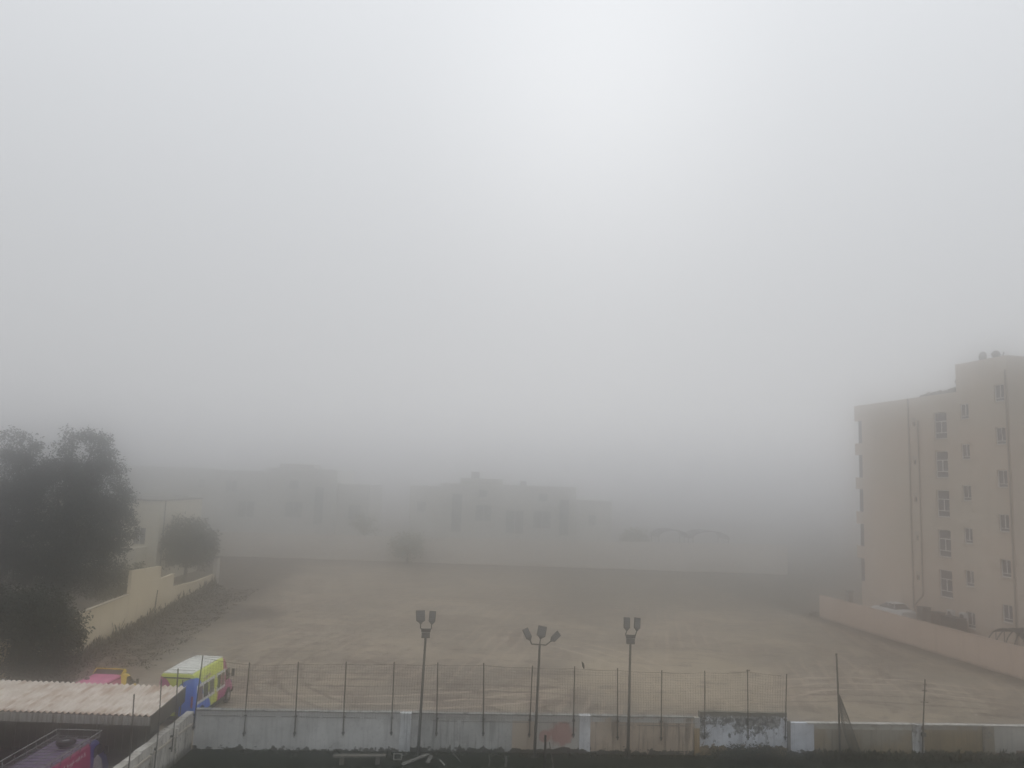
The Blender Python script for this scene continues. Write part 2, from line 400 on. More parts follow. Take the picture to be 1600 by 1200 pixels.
def blotch_mat():
    n = NT('beige with red blotch', .92, .2)
    x, y, z = n.xyz()
    fine = n.noise(6, 6); f2 = n.noise(2.2, 5)
    c = n.mix(n.step(n.noise(.9, 4), .3, .7), (.54,.45,.35), (.64,.54,.43))
    c = n.mix(n.step(n.add(x, n.mul(f2, .3)), 16.25, 16.35), c, (.58,.56,.50))
    st = n.noise(1., 5, n.map((5.5, 1, .32), (3, 0, 6)))
    c = n.mix(n.mul(n.step(st, .52, .72), .45), c, (.2,.165,.125))
    dx = n.mul(n.sub(x, 17.35), 1.35); dz = n.mul(n.sub(z, .98), 1.5)
    d = n.math('SQRT', n.add(n.math('POWER', dx, 2.), n.math('POWER', dz, 2.)))
    d = n.add(n.add(d, n.mul(n.sub(f2, .5), .95)), n.mul(n.sub(fine, .5), .35))
    c = n.mix(n.mul(n.inv(n.step(d, .62, .98)), .62), c, (.46,.15,.12))
    d2 = n.add(n.math('SQRT', n.add(n.math('POWER', n.sub(x, 16.55), 2.), n.math('POWER', n.sub(z, .83), 2.))), n.mul(n.sub(f2, .5), .15))
    c = n.mix(n.mul(n.inv(n.step(d2, .22, .34)), .65), c, (.48,.2,.16))
    c = n.mix(n.step(z, 1.5, 1.54), c, (.56,.55,.51))
    pe = n.add(n.add(.3, n.mul(n.sub(n.noise(1.3, 3), .5), .5)), n.mul(n.sub(fine, .5), .2))
    c = n.mix(n.step(n.sub(pe, z), 0., .04), c, (.085,.08,.068))
    n.bump(fine, .4, .02)
    return n.done(c)
for i, (x0, x1, z1, k, lab, m) in enumerate(segs):
    b = MB(); pr = .05 if k == 'pillar' else 0.
    e0 = x0; e1 = x1
    # slightly broken top edge: short steps in height
    n = max(1, int((x1-x0)/.35)); prev = e0
    top = []
    for j in range(n+1):
        X = e0+(e1-e0)*j/n
        top.append((X, z1 + (random.uniform(-.022, .012) if 0 < j < n else 0)))
    poly = [(e0, -.1), (e1, -.1)] + list(reversed(top))
    b.prism(poly, lambda u, v, d: (u, d, v), WT+pr, -pr)
    o = b.build(k, m or blotch_mat(), wall)
    if lab: o['label'] = lab
# copings: a band along the top of the panels, proud of them
cop = plaster('coping render', (.34,.34,.32), peel=-1, streak=.6, seed=21)
cop2 = plaster('coping limewash', (.56,.54,.50), peel=-1, streak=.35, seed=22)
for x0, x1, z0, z1, m in ((0.0, 9.56, 1.79, 1.835, cop), (10.14, 18.2, 1.79, 1.835, cop), (18.79, 23.88, 1.785, 1.83, cop), (29.6, 34.92, 1.595, 1.65, cop2), (35.57, 53.6, 1.595, 1.65, cop2)):
    b = MB(); X = x0
    while X < x1-.01:
        X2 = min(x1, X+random.uniform(.5, 1.5)); dz = random.uniform(-.012, .008)
        b.box(X, X2, -.035, WT+.03, z0, z1+dz); X = X2
    b.build('coping', m, wall)
# thin drip ledge under the band, broken in places
b = MB(); X = .3
while X < 23.6:
    L = random.uniform(.4, 2.2); zz = 1.55 if X < 10 else (1.46 if X < 18 else 1.40)
    x2 = min(23.7, X+L)
    if not (9.4 < x2 < 10.3 or 18.1 < x2 < 18.9 or 9.4 < X < 10.2 or 18.1 < X < 18.85): b.box(X, x2, -.018, -.001, zz, zz+.022)
    X = x2+random.uniform(.02, .3)
b.build('drip_ledge', M['conc'], wall)
# bare brick low in the end panel
nb = NT('bare red brick', .95, .15)
bt = nb.t.nodes.new('ShaderNodeTexBrick'); nb.put(bt.inputs['Vector'], nb.map((1, 1, 1), rot=(R(90), 0, 0)))
bt.inputs['Color1'].default_value = (.22,.09,.06,1); bt.inputs['Color2'].default_value = (.15,.075,.055,1); bt.inputs['Mortar'].default_value = (.2,.18,.15,1)
bt.inputs['Scale'].default_value = 4.; bt.inputs['Mortar Size'].default_value = .03
b = MB(); b.box(40.35, 42.3, -.012, -.0005, .22, .46)
b.build('brickwork', nb.done(bt.outputs['Color']), wall)

# side wall of the parking lot, running towards us
sw = thing('side_wall', 'stained whitewashed wall with a raised ledge beside the carport', 'wall', (-14.4, 37.78, 0), 0)
def side_mat():
    n = NT('stained whitewash', .95, .15)
    fine = n.noise(5, 8, None, .7); st = n.noise(1.3, 6, n.map((1, 3.5, .5)), .65)
    c = n.mix(n.step(n.noise(.8, 5), .35, .65), (.54,.51,.45), (.74,.71,.65))
    c = n.mix(n.mul(n.step(st, .48, .66), .8), c, (.13,.12,.10))
    c = n.mix(n.step(fine, .56, .66), c, (.10,.095,.08))
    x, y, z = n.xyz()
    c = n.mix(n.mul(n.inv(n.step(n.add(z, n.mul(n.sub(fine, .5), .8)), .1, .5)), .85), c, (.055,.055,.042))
    n.bump(fine, .6, .03)
    return n.done(c)
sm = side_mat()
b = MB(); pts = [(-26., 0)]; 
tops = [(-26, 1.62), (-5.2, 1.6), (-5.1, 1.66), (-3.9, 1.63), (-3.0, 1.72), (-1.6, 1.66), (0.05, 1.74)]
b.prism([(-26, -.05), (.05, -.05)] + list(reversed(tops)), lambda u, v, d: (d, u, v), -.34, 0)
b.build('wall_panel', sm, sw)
lm = plaster('ledge render', (.52,.47,.40), peel=-1, streak=.4, seed=31)
b = MB()
for y0, y1 in ((-26, -4.35), (-4.2, -2.0), (-1.75, -.15)): b.box(.0005, .07, y0, y1, 1.18, 1.27)
b.build('ledge', lm, sw)
for y in (-4.28, -1.88):
    b = MB(); b.box(.0005, .09, y-.06, y+.06, .0, 1.56); b.build('rib', sm, sw)

# ------------------------------------------------------------------ fence posts and net
post_info = [
 (.16,4.29,.0,.93,'thin dark fence post in front of the lime green van, at the wall corner'),
 (2.35,4.01,2.34,.68,'thin steel fence post just right of the lime green van\'s nose'),
 (4.63,4.09,4.68,.71,'thin steel fence post, second to the right of the lime green van'),
 (6.89,4.13,6.94,.77,'thin steel fence post, third to the right of the lime green van'),
 (9.17,4.17,9.2,.8,'thin steel fence post just left of the left twin floodlight'),
 (11.26,4.18,11.35,.8,'thin steel fence post just right of the left twin floodlight'),
 (13.48,4.2,13.58,.83,'thin steel fence post midway between the left twin and the triple floodlight'),
 (15.85,4.12,15.8,.8,'thin leaning fence post next to the pole of the triple floodlight'),
 (17.92,4.13,17.94,.82,'thin steel fence post beside the red blotch on the wall'),
 (20.04,4.08,20.1,.73,'thin steel fence post just left of the right twin floodlight'),
 (22.24,4.03,22.24,.73,'thin steel fence post just right of the right twin floodlight'),
 (24.39,4.04,24.4,.82,'thin fence post at the left end of the mouldy white panel'),
 (26.55,4.14,26.57,.82,'thin fence post with a crossed tip, middle of the mouldy white panel'),
 (28.54,3.96,28.44,.84,'last netted fence post, at the right end of the mouldy white panel'),
]
for i, (xt, zt, xb, zb, lab) in enumerate(post_info):
    base = wl(xb, -.065, zb)
    t = thing('fence_post', lab, 'post', base, AW, 'thin steel posts holding the net along the wall')
    b = MB(); b.tube([(0, 0, 0), ((xt-xb)*.5+random.uniform(-.01, .01), 0, (zt-zb)*.5), (xt-xb, 0, zt-zb)], .031, 8, .027)
    if i == 12: b.tube([(xt-xb-.07, 0, zt-zb-.07), (xt-xb+.12, 0, zt-zb-.03)], .02, 6)
    b.build('pole', M['rusty'], t, True)
    zc = (1.8 if xb < 24 else 2.0)-zb
    for dz in (.12, max(.45, zc-.2)):
        b = MB(); b.box(-.06, .06, -.037, .055, dz-.03, dz+.03); b.build('clamp', M['steel'], t)
# two free-standing posts right of the net
t = thing('fence_post', 'tall thick dark post with a net remnant slung from it', 'post', wl(31.08, -.3, 0.05), AW)
b = MB(); b.tube([(0, 0, 0), (-.02, 0, 2.5), (-.09, 0, 4.95)], .052, 10, .042); b.build('pole', M['steel'], t, True)
b = MB(); b.disc((-.09, 0, 4.97), (0, 0, 1), .05, .05, 10); b.build('cap', M['rusty'], t)
t = thing('fence_post', 'thin post with short stubs before the peeling pillar at right', 'post', wl(35.27, -.3, .05), AW)
b = MB(); b.tube([(0, 0, 0), (.1, 0, 1.8), (.26, 0, 3.85)], .042, 8, .03); b.build('pole', M['rusty'], t, True)
for z, L in ((2.75, .2), (3.3, .14), (3.6, .09), (1.45, .12)):
    b = MB(); xx = z*.067; b.tube([(xx-L, 0, z), (xx+L, 0, z-.02)], .016, 6); b.build('stub', M['rusty'], t)
b = MB(); b.box(-.02, .2, -.06, .06, 1.12, 1.3); b.build('clamp', M['steel'], t)
# posts of the side wall
for (x, y, zb, zt, lab) in ((-14.3, 35.35, .75, 4.25, 'thin fence post on the stained side wall, nearest its far corner'),
                        (-14.3, 33.72, .3, 4.2, 'thin fence post rising past the right end of the carport fascia'),
                        (-14.33, 31.4, .2, 4.2, 'leftmost thin post standing before the carport fascia')):
    t = thing('fence_post', lab, 'post', (x, y, zb), 0, 'thin steel posts along the side wall')
    b = MB(); b.tube([(0, 0, 0), (.02, .04, (zt-zb)*.5), (-.03, 0.02, zt-zb)], .031, 8, .027); b.build('pole', M['rusty'], t, True)
    for dz in (.15, 1.2-zb+.2): 
        b = MB(); b.box(-.095, .035, -.05, .05, dz-.035, dz+.035); b.build('clamp', M['steel'], t)
# net: every cord is real, about 12 cm mesh
net = thing('fence_net', 'fine see-through ball net stretched between the posts above the wall', 'net', wl(0, 0, 0), AW)
b = MB(); X = .2; rr = .0026
xs = [p[0] for p in post_info]; zs = [p[1] for p in post_info]
def ztop(x):
    for k in range(len(xs)-1):
        if xs[k] <= x <= xs[k+1]:
            u = (x-xs[k])/(xs[k+1]-xs[k]); return zs[k]+(zs[k+1]-zs[k])*u-.10-.16*u*(1-u)
    return zs[-1]-.1
def nety(x, z): return -.105-.02*math.sin(x*1.7+z)
while X < 28.5:
    z1 = ztop(X); jx = random.uniform(-.02, .02)
    b.tube([(X+jx*math.sin(z*2.)*1.2+.03*math.sin(z*1.1+X*.3), nety(X, z), z) for z in [1.55+(z1-1.55)*k/5 for k in range(6)]], rr*1.25, 3, cap=False)
    X += .125
rows = 21
for k in range(rows):
    u = k/(rows-1)
    pts = []
    X = .2
    while X < 28.5:
        z1 = ztop(X); pts.append((X, nety(X, 1.6)-.004, 1.55+(z1-1.55)*u+.012*math.sin(X*2.1+k)))
        X += .55
    b.tube(pts, rr*.85, 3, cap=False)
b.build('mesh_net', M['net'], net)
b = MB()
pts = []; X = .2
while X < 28.5: pts.append((X, nety(X, 2)-.012, ztop(X)+.012)); X += .55
b.tube(pts, .006, 5); b.build('top_rope', M['rusty'], net)
# slack remnant hanging from the tall post
rem = thing('net_remnant', 'bunched dark net hanging from the tall post down to the ground', 'net', wl(31.08, -.36, 0), AW)
b = MB()
edgeL = [(-.05,3.1),(.0,2.3),(.06,1.7),(.28,.9),(.62,.3),(.9,.06)]
edgeR = [(-.03,3.12),(.22,2.5),(.46,1.9),(.72,1.2),(.98,.55),(1.22,.06)]
def lerp(a, c, u): return (a[0]+(c[0]-a[0])*u, a[1]+(c[1]-a[1])*u)
NC = 15
def crv(e, u):
    s_ = u*(len(e)-1); k = min(int(s_), len(e)-2); return lerp(e[k], e[k+1], s_-k)
def rp(u, v):
    q = lerp(crv(edgeL, v), crv(edgeR, v), u); return (q[0], -.05-.09*math.sin(u*9+v*3)*v, q[1])
for k in range(NC+1):
    b.tube([rp(k/NC, j/14) for j in range(15)], .0085, 3, cap=False)
for j in range(40):
    b.tube([rp(i/8, j/40) for i in range(9)], .006, 3, cap=False)
b.build('mesh_net', M['net'], rem)
b = MB(); b.tube([rp(0, j/14) for j in range(15)], .018, 5); b.tube([rp(1, j/14) for j in range(15)], .018, 5); b.build('edge_rope', M['net'], rem)
# dark scrap caught on top of the net
b = MB(); b.loft([[(.00,0,.0),(.03,.02,.0),(.05,.0,.02),(.02,-.02,.02)], [(-.06,0,.12),(.01,.035,.10),(.05,.0,.13),(-.01,-.035,.14)], [(-.09,0,.24),(-.02,.02,.23),(.01,0,.26),(-.05,-.02,.26)], [(-.10,0,.33),(-.09,.01,.33),(-.085,0,.34),(-.095,-.01,.34)]])
o = b.build('bird', M['black'], None, True); o.location = wl(18.35, -.1, 4.03); o.rotation_euler = (0, 0, AW)
tag(o, 'small dark bird perched on the top rope of the net', 'bird')

# ------------------------------------------------------------------ floodlights
def head(parent, p, ang, tilt, yaw, w=.36, h=.52):
    """flat LED head: tapered neck, ribbed back, lens; p is where the neck meets the arm"""
    Mx = Matrix.Translation(p) @ Matrix.Rotation(yaw, 4, 'Z') @ Matrix.Rotation(ang, 4, 'Y') @ Matrix.Rotation(tilt, 4, 'X')
    b = MB(); T = lambda u, v, d: tuple(Mx @ Vector((u, d, v)))
    b.prism([(-.04, 0), (.04, 0), (.07, .05), (w/2, .14), (w/2, .14+h), (-w/2, .14+h), (-w/2, .14), (-.07, .05)], T, -.035, .035)
    hd = b.build('lamp_head', M['lamp'], parent)
    b = MB(); b.box(-w/2+.03, w/2-.03, -.047, -.0355, .17, .11+h, Mx); b.build('lens', M['lens'], hd)
    b = MB()
    for k in range(5):
        X = -w/2+.06+(w-.12)*k/4; b.box(X-.008, X+.008, .0355, .065, .17, .12+h, Mx)
    for k in range(4): b.box(-w/2+.035, w/2-.035, -.053, -.0475, .17+h*.22*k+.045, .17+h*.22*k+.06, Mx)
    b.build('rib', M['lamp'], hd)
def pole(parent, top):
    b = MB(); b.tube([(0, 0, 0), (top[0]*.5, 0, top[2]*.5), top], .075, 10, .055); b.build('pole', M['lamp'], parent, True)
    b = MB(); b.box(-.17, .17, -.17, .17, .0, .03)
    for sx in (-.12, .12):
        for sy in (-.12, .12): b.disc((sx, sy, .05), (0, 0, 1), .02, .05, 6)
    b.build('base_plate', M['steel'], parent)
def twin(xb, top, lab, yaws, spread, dz, lean=0.):
    t = thing('floodlight', lab, 'floodlight', wl(xb, -.5, .05), AW, 'pitch floodlights in front of the wall')
    pole(t, top); tx, _, tz = top
    b = MB(); b.box(tx-.22, tx+.22, -.08, .08, tz+.26, tz+.36); b.box(tx-.25, tx+.25, -.06, .06, tz+.365, tz+.41); b.build('bracket', M['lamp'], t)
    b = MB(); b.box(tx-.2, tx+.2, -.075, .075, tz-.02, tz+.24)
    for k in range(8): X = tx-.18+.36*k/7; b.box(X-.01, X+.01, -.095, -.0755, tz+.02, tz+.21)
    b.build('driver_box', M['lens'], t)
    for s_, yw in zip((-1, 1), yaws):
        p = Vector((tx+s_*spread+lean, 0, tz+.60+dz*(s_ < 0)))
        b = MB(); b.tube([(tx+s_*.2, 0, tz+.39), (tx+s_*spread, 0, tz+.42), p], .028, 8); b.build('arm', M['lamp'], t, True)
        head(t, p, R(-1 if s_ < 0 else 1)+lean*1.6, R(-14), yw, .43 if s_ < 0 and dz > 0 else .31, .48)
    return t
twin(10.53, (.1, 0, 5.38), 'left floodlight with two upright heads on a grey pole', (R(18), R(-6)), .26, .02)
twin(20.52, (.04, 0, 5.3), 'right floodlight with two upright heads slightly tilted rightwards', (R(6), R(6)), .25, 0., .06)
t = thing('floodlight', 'middle floodlight with three heads fanned out on one pole', 'floodlight', wl(16.03, -.5, .05), AW, 'pitch floodlights in front of the wall')
pole(t, (.1, 0, 5.2))
b = MB(); b.tube([(-.3, 0, 5.18), (.1, 0, 5.16), (.4, 0, 5.14)], .028, 8); b.build('crossbar', M['lamp'], t, True)
for a0, p, ang, yw, tl, ww in (((-.3, 0, 5.18), (-.36, 0, 5.34), R(-25), R(10), R(-20), .29), ((.1, 0, 5.16), (.12, 0, 5.42), R(8), R(-14), R(-16), .42), ((.4, 0, 5.14), (.64, 0, 5.33), R(52), R(0), R(-28), .29)):
    b = MB(); b.tube([a0, p], .028, 8); b.build('arm', M['lamp'], t, True)
    head(t, Vector(p), ang, tl, yw, ww, .46)

# ------------------------------------------------------------------ carport
cp = thing('carport', 'low carport with a rusty pale corrugated sheet roof and grey fascia', 'carport', (-14.9, 33.7, 0), 0)
def rust_mat():
    n = NT('rusty corrugated sheet', .75, .3)
    st = n.noise(1.1, 6, n.map((2.6, .5, 1)), .65, .4); f = n.noise(9, 6, None, .7); big = n.noise(.45, 4)
    c = n.mix(n.step(n.noise(1.8, 5), .35, .65), (.72,.65,.57), (.58,.50,.42))
    c = n.mix(n.mul(n.step(n.add(st, n.mul(n.sub(big, .5), .5)), .46, .72), .75), c, (.36,.225,.14))
    c = n.mix(n.mul(n.step(f, .58, .7), .5), c, (.22,.13,.085))
    x, y, z = n.xyz()
    c = n.mix(n.mul(n.inv(n.step(n.add(y, n.mul(n.sub(f, .5), .35)), -.02, .22)), .75), c, (.23,.115,.06))
    c = n.mix(n.mul(n.step(n.math('ABSOLUTE', n.sub(n.math('FRACT', n.mul(n.add(x, 50.), .8)), .5)), .485, .497), .5), c, (.2,.14,.1))
    n.b.inputs['Metallic'].default_value = .1
    return n.done(c)
b = MB(); per = .25; nper = 8; NX = int(11/per*nper); x0 = .32
skew = -.35
ny = 6
for j in range(ny+1):
    u = j/ny
    for i in range(NX+1):
        X = x0-11+11*i/NX
        b.v.append((X, u*3.45, 2.72+.30*u+.04*math.sin(2*math.pi*(X)/per)+random.uniform(-.004, .004)))
for j in range(ny):
    for i in range(NX):
        a = j*(NX+1)+i; b.f.append((a, a+1, a+NX+2, a+NX+1))
b.build('roof_sheet', rust_mat(), cp, True, 80)
fm = NT('streaked fascia', .8, .3)
sx = fm.noise(1., 5, fm.map((6, 1, .35)))
fm.bump(fm.wave(2.4, 0., fm.map((1, 0, 0))), .5, .03)
fm = fm.done(fm.mix(fm.step(sx, .42, .66), (.30,.295,.275), (.13,.115,.095)))
b = MB(); b.box(x0-11, x0-.02, -.05, -.01, 2.33, 2.665); b.build('fascia', fm, cp)
dk = simple('dark side sheet', (.06,.058,.046), .85, .4, 2.5)
b = MB()
for k in range(34):
    y = .02+k*.1; b.box(x0-.05-(.02 if k % 2 else 0), x0-.022, y, y+.1, 1.95+.12*y, 2.70+.087*y)
b.build('side_sheet', dk, cp)
for y in (.12, 3.25):
    for X in (x0-.25, x0-3.9, x0-7.6):
        b = MB(); b.tube([(X, y, .04), (X, y, 2.66+.08*y)], .045, 8); b.build('post', M['rusty'], cp, True)
for y in (.1, 1.7, 3.3):
    b = MB(); b.box(x0-10.9, x0-.1, y-.03, y+.03, 2.575+.086*y, 2.66+.086*y); b.build('purlin', M['rusty'], cp)
b = MB()
for k in range(55):
    X = x0-11+k*.18; b.box(X, X+.18, 3.40-(.02 if k % 2 else 0), 3.43, .05, 2.62)
b.build('back_shade_sheet', dk, cp)  # added sheet closing the back, keeps light out of the carport
b = MB()
for k in range(30):
    y = -.0-k*.2+3.3; b.box(x0-11, x0-10.97, y-.2, y, .05, 2.6)
b.build('end_shade_sheet', dk, cp)  # added unseen sheet closing the left end to darken the interior

# ------------------------------------------------------------------ vehicles
def section(y, zb, zt, wb, wt, r=.16):
    pts = [(wb-.08, zb), (wb, zb+.1), (wb, zb+(zt-zb)*.5), (wt+.015, zt-r), (wt-r*.3, zt-r*.3), (wt-r, zt), (wt*.4, zt+.015)]
    full = [(p[0], y, p[1]) for p in pts] + [(-p[0], y, p[1]) for p in reversed(pts)]
    return full
def wheels(par, pts, r, side):
    for (x, y) in pts:
        s_ = 1 if x > 0 else -1
        w_ = thing('wheel', None, None); w_.parent = par
        del_ = MB(); del_.disc((x, y, r), (1, 0, 0), r, .22, 24); ty = del_.build('tyre', M['black'], w_, True)
        rb = MB(); rb.disc((x+s_*.115, y, r), (1, 0, 0), r*.6, .03, 20, r*.52)
        for k in range(5):
            a = k*1.257; rb.disc((x+s_*.13, y+r*.3*math.cos(a), r+r*.3*math.sin(a)), (1, 0, 0), r*.09, .02, 8)
        rb.build('rim', M['chrome'], w_, True)
def strokes(b, x, y0, z0, L, h, n, seed, rise=0.):
    """hand-lettered squiggle word on a plane of constant x"""
    rd = random.Random(seed); y = y0
    for k in range(n):
        w_ = L/n; zz = z0+rise*(y-y0); k2 = rd.choice((0, 1, 2, 3)); th = .022
        if k2 in (0, 1): b.bar((x, y+.01, zz), (x, y+w_*.35, zz+h), .008, th)
        if k2 in (0, 2): b.bar((x, y+w_*.35, zz+h*.9), (x, y+w_*.75, zz+.02), .008, th)
        if k2 in (1, 3): b.bar((x, y+.02, zz+h*.5), (x, y+w_*.7, zz+h*.55), .008, th)
        if k2 in (2, 3): b.bar((x, y+w_*.7, zz), (x, y+w_*.7, zz+h*.75), .008, th)
        if k2 == 3: b.bar((x, y+.02, zz), (x, y+w_*.7, zz), .008, th)
        y += w_

def van_paint():
    n = NT('multicolour van wrap', .42, .45)
    lime = n.mix(n.step(n.noise(2, 4), .35, .65), (.62,.70,.05), (.70,.78,.08))
    c = lime
    def blob(c, p, r, col): return n.mix(n.inv(n.step(n.dist(p), r-.012, r+.012)), c, col)
    c = blob(c, (.98, 4.35, .75), 1.42, (.75,.52,.08))
    c = blob(c, (.98, 4.45, .75), 1.38, (.44,.03,.2))
    c = blob(c, (.85, 4.62, 2.15), .86, (.42,.025,.19))
    c = blob(c, (-1.0, -.05, 1.75), .72, (.42,.01,.22))
    c = blob(c, (1.0, .0, 1.28), 1.12, (.02,.15,.75))
    c = blob(c, (1.0, 1.45, .35), .72, (.02,.15,.75))
    x, y, z = n.xyz()
    c = n.mix(n.step(y, 4.25, 4.27), c, (.42,.025,.19))
    c = n.mix(n.mul(n.step(n.noise(3, 6), .58, .72), .18), c, (.25,.22,.18))
    return n.done(c)
van = thing('minibus', 'high-roofed van in lime, blue and magenta with photo panels, beyond the wall corner', 'van', (-16.62, 41.0, 0), R(-1.5))
b = MB()
st = [(0, .5, 2.5, .93, .80), (.04, .42, 2.56, .96, .86), (.3, .4, 2.6, .97, .87), (2, .4, 2.62, .98, .87), (3.7, .4, 2.6, .98, .86), (4.05, .4, 2.54, .98, .84), (4.25, .4, 2.42, .98, .82), (4.55, .4, 2.0, .97, .82), (4.85, .4, 1.52, .96, .84), (5.0, .4, 1.28, .95, .86), (5.3, .42, 1.12, .92, .80), (5.48, .45, .95, .86, .72), (5.52, .5, .8, .84, .7)]
b.loft([section(*q, r=min(.11, (q[2]-q[1])*.25)) for q in st])
body = b.build('body', van_paint(), van, True, 38)
b = MB(); pr = []
for y, wd in ((.07, .755), (1.5, .77), (2.8, .77), (4.0, .75)):
    zt = 2.6+(.02 if 1 < y < 3 else (-.02 if y > 3.8 else -.015)); pr.append((y, wd, zt+.032))
for (y0, w0, z0), (y1, w1, z1) in zip(pr, pr[1:]):
    b.quad((-w0, y0, z0), (w0, y0, z0), (w1, y1, z1), (-w1, y1, z1))
    b.quad((w0, y0, z0), (w0, y0, z0-.06), (w1, y1, z1-.06), (w1, y1, z1)); b.quad((-w0, y0, z0-.06), (-w0, y0, z0), (-w1, y1, z1), (-w1, y1, z1-.06))
b.quad((-.755, .07, pr[0][2]-.06), (.755, .07, pr[0][2]-.06), (.755, .07, pr[0][2]), (-.755, .07, pr[0][2])); b.quad((.75, 4.0, pr[3][2]-.06), (-.75, 4.0, pr[3][2]-.06), (-.75, 4.0, pr[3][2]), (.75, 4.0, pr[3][2]))
rf = b.build('roof', M['vanwhite'], van)
b = MB()
for k in range(7): b.box(-.70, .70, .55+k*.5, .61+k*.5, 2.61, 2.656)
b.build('roof_rib', M['vanwhite'], rf)
XS = .975
def side_x(z): return .98 if z < 1.5 else .98-(z-1.5)/(2.42-1.5)*.10
def side_panel(par, name, y0, y1, z0, z1, m, off, thick=.02):
    b = MB(); a0, a1 = side_x(z0)+off, side_x(z1)+off
    P = [(a0, y0, z0), (a0, y1, z0), (a1, y1, z1), (a1, y0, z1)]; Q = [(p[0]-thick, p[1], p[2]) for p in P]
    b.quad(*P)
    for i in range(4): b.quad(Q[i], Q[(i+1) % 4], P[(i+1) % 4], P[i])
    return b.build(name, m, par)
f1 = side_panel(van, 'photo_panel', .30, 2.58, 1.0, 1.96, M['white'], .014); f1['label'] = 'long white-framed strip of three pictures'
for y0, y1, m in ((.44, .98, M['photo_a']), (1.16, 1.70, M['glass']), (1.88, 2.44, M['photo_b'])): side_panel(f1, 'picture', y0, y1, 1.15, 1.82, m, .022, .015)
f2 = side_panel(van, 'photo_panel', 2.82, 4.02, 1.0, 1.96, M['white'], .014); f2['label'] = 'short white-framed strip of two pictures'
for y0, y1, m in ((2.96, 3.34, M['glass']), (3.48, 3.89, M['photo_a'])): side_panel(f2, 'picture', y0, y1, 1.15, 1.82, m, .022, .015)
side_panel(van, 'door_window', 4.12, 4.66, 1.32, 1.86, M['glass'], .012)
b = MB(); strokes(b, side_x(2.15)+.012, 1.15, 2.02, .95, .24, 6, 4, .04); lt_ = b.build('lettering', M['white'], van); lt_['label'] = 'small white and pink lettering above the pictures'
b = MB(); strokes(b, side_x(2.15)+.016, 1.17, 2.0, .95, .2, 6, 9, .04); b.build('lettering', M['sprinter_pink'], van)
for y in (2.72, 4.06):
    side_panel(van, 'door_seam', y, y+.02, .5, 2.3, M['black'], .006, .008)
b = MB(); b.box(-.012, .012, -.012, .03, .55, 2.36); b.build('door_seam', M['black'], van)
for q in ((.30, .34, -.05, .0, .6, 2.3), (-.34, -.30, -.05, .0, 1.0, 1.3)):
    b = MB(); b.box(*q); b.build('door_handle', M['black'], van)
b = MB(); b.box(-.7, .7, -.03, .02, 2.36, 2.42); b.build('rear_trim', M['black'], van)
# windscreen follows the slope between y 4.3 and 4.82
b = MB(); b.quad((-.74, 4.335, 2.345), (.74, 4.335, 2.345), (.80, 4.87, 1.555), (-.80, 4.87, 1.555))
b.quad((-.74, 4.30, 2.33), (-.80, 4.82, 1.53), (.80, 4.82, 1.53), (.74, 4.30, 2.33)); b.build('windscreen', M['glass'], van)
for s_ in (-1, 1):
    b = MB(); b.tube([(s_*.93, 4.6, 1.5), (s_*1.12, 4.66, 1.55)], .025, 6); b.box(s_*1.16-.07, s_*1.16+.07, 4.6, 4.7, 1.42, 1.82); b.build('mirror', M['black'], van)
    b = MB(); b.box(s_*.68-.14, s_*.68+.14, 5.36, 5.5, .82, 1.0); b.build('headlight', M['lens'], van)
    b = MB(); b.box(s_*.86-.05, s_*.86+.05, -.03, .05, .95, 1.5); b.build('tail_light', M['cerise'], van)
for q in ((-.88, .88, 5.42, 5.6, .35, .58), (-.9, .9, -.08, .06, .36, .52)):
    b = MB(); b.box(*q); b.build('bumper', M['black'], van)
for s_ in (-1, 1):
    b = MB(); b.box(s_*.95-.04, s_*.95+.04, .2, 4.9, .27, .42); b.build('sill', M['black'], van)
# wheel arches as dark proud discs, then wheels
for s_ in (-1, 1):
    for y in (1.0, 4.55):
        b = MB(); b.disc((s_*.962, y, .40), (1, 0, 0), .42, .06, 22); b.build('wheel_arch', M['black'], van)
wheels(van, [(.92, 1.0), (-.92, 1.0), (.92, 4.55), (-.92, 4.55)], .35, 1)

# pink van behind the carport
pk = thing('pink_van', 'small pink van with a yellow cab, half hidden behind the carport roof', 'van', (-21.0, 38.45, 0), R(-1.))
b = MB(); st = [(0, .45, 2.0, .80, .70), (.05, .4, 2.06, .83, .74), (3.9, .4, 2.08, .83, .74), (4.0, .4, 2.07, .83, .74)]
b.loft([section(*q, r=.1) for q in st]); b.build('body', M['pink'], pk, True)
b = MB(); st = [(4.003, .4, 2.07, .832, .742), (4.5, .4, 2.05, .832, .74), (5.0, .4, 1.9, .83, .72), (5.7, .4, 1.3, .82, .74), (6.0, .42, 1.08, .8, .7), (6.2, .45, .85, .76, .66)]
b.loft([section(*q, r=.1) for q in st]); b.build('cab', M['yellow'], pk, True)
b = MB(); b.prism([(4.0, 2.085), (4.45, 2.085), (4.5, 2.14), (4.36, 2.25), (4.30, 2.25)], lambda u, v, d: (d, u, v), -.74, .74); wd = b.build('wind_deflector', M['tarp'], pk); 
b = MB(); b.bar((-.76, 4.345, 2.276), (.76, 4.345, 2.276), .05, .05); b.build('deflector_rim', M['yellow'], wd)
for s_ in (-1, 1):
    b = MB(); b.prism([(3.98, 2.085), (4.5, 2.085), (4.56, 2.14), (4.37, 2.31), (4.28, 2.31)], lambda u, v, d: (d, u, v), s_*.755-.012, s_*.755+.012); b.build('deflector_cheek', M['yellow'], wd)
b = MB(); b.quad((-.64, 5.04, 1.885), (.64, 5.04, 1.885), (.70, 5.70, 1.32), (-.70, 5.70, 1.32)); b.build('windscreen', M['glass'], pk)
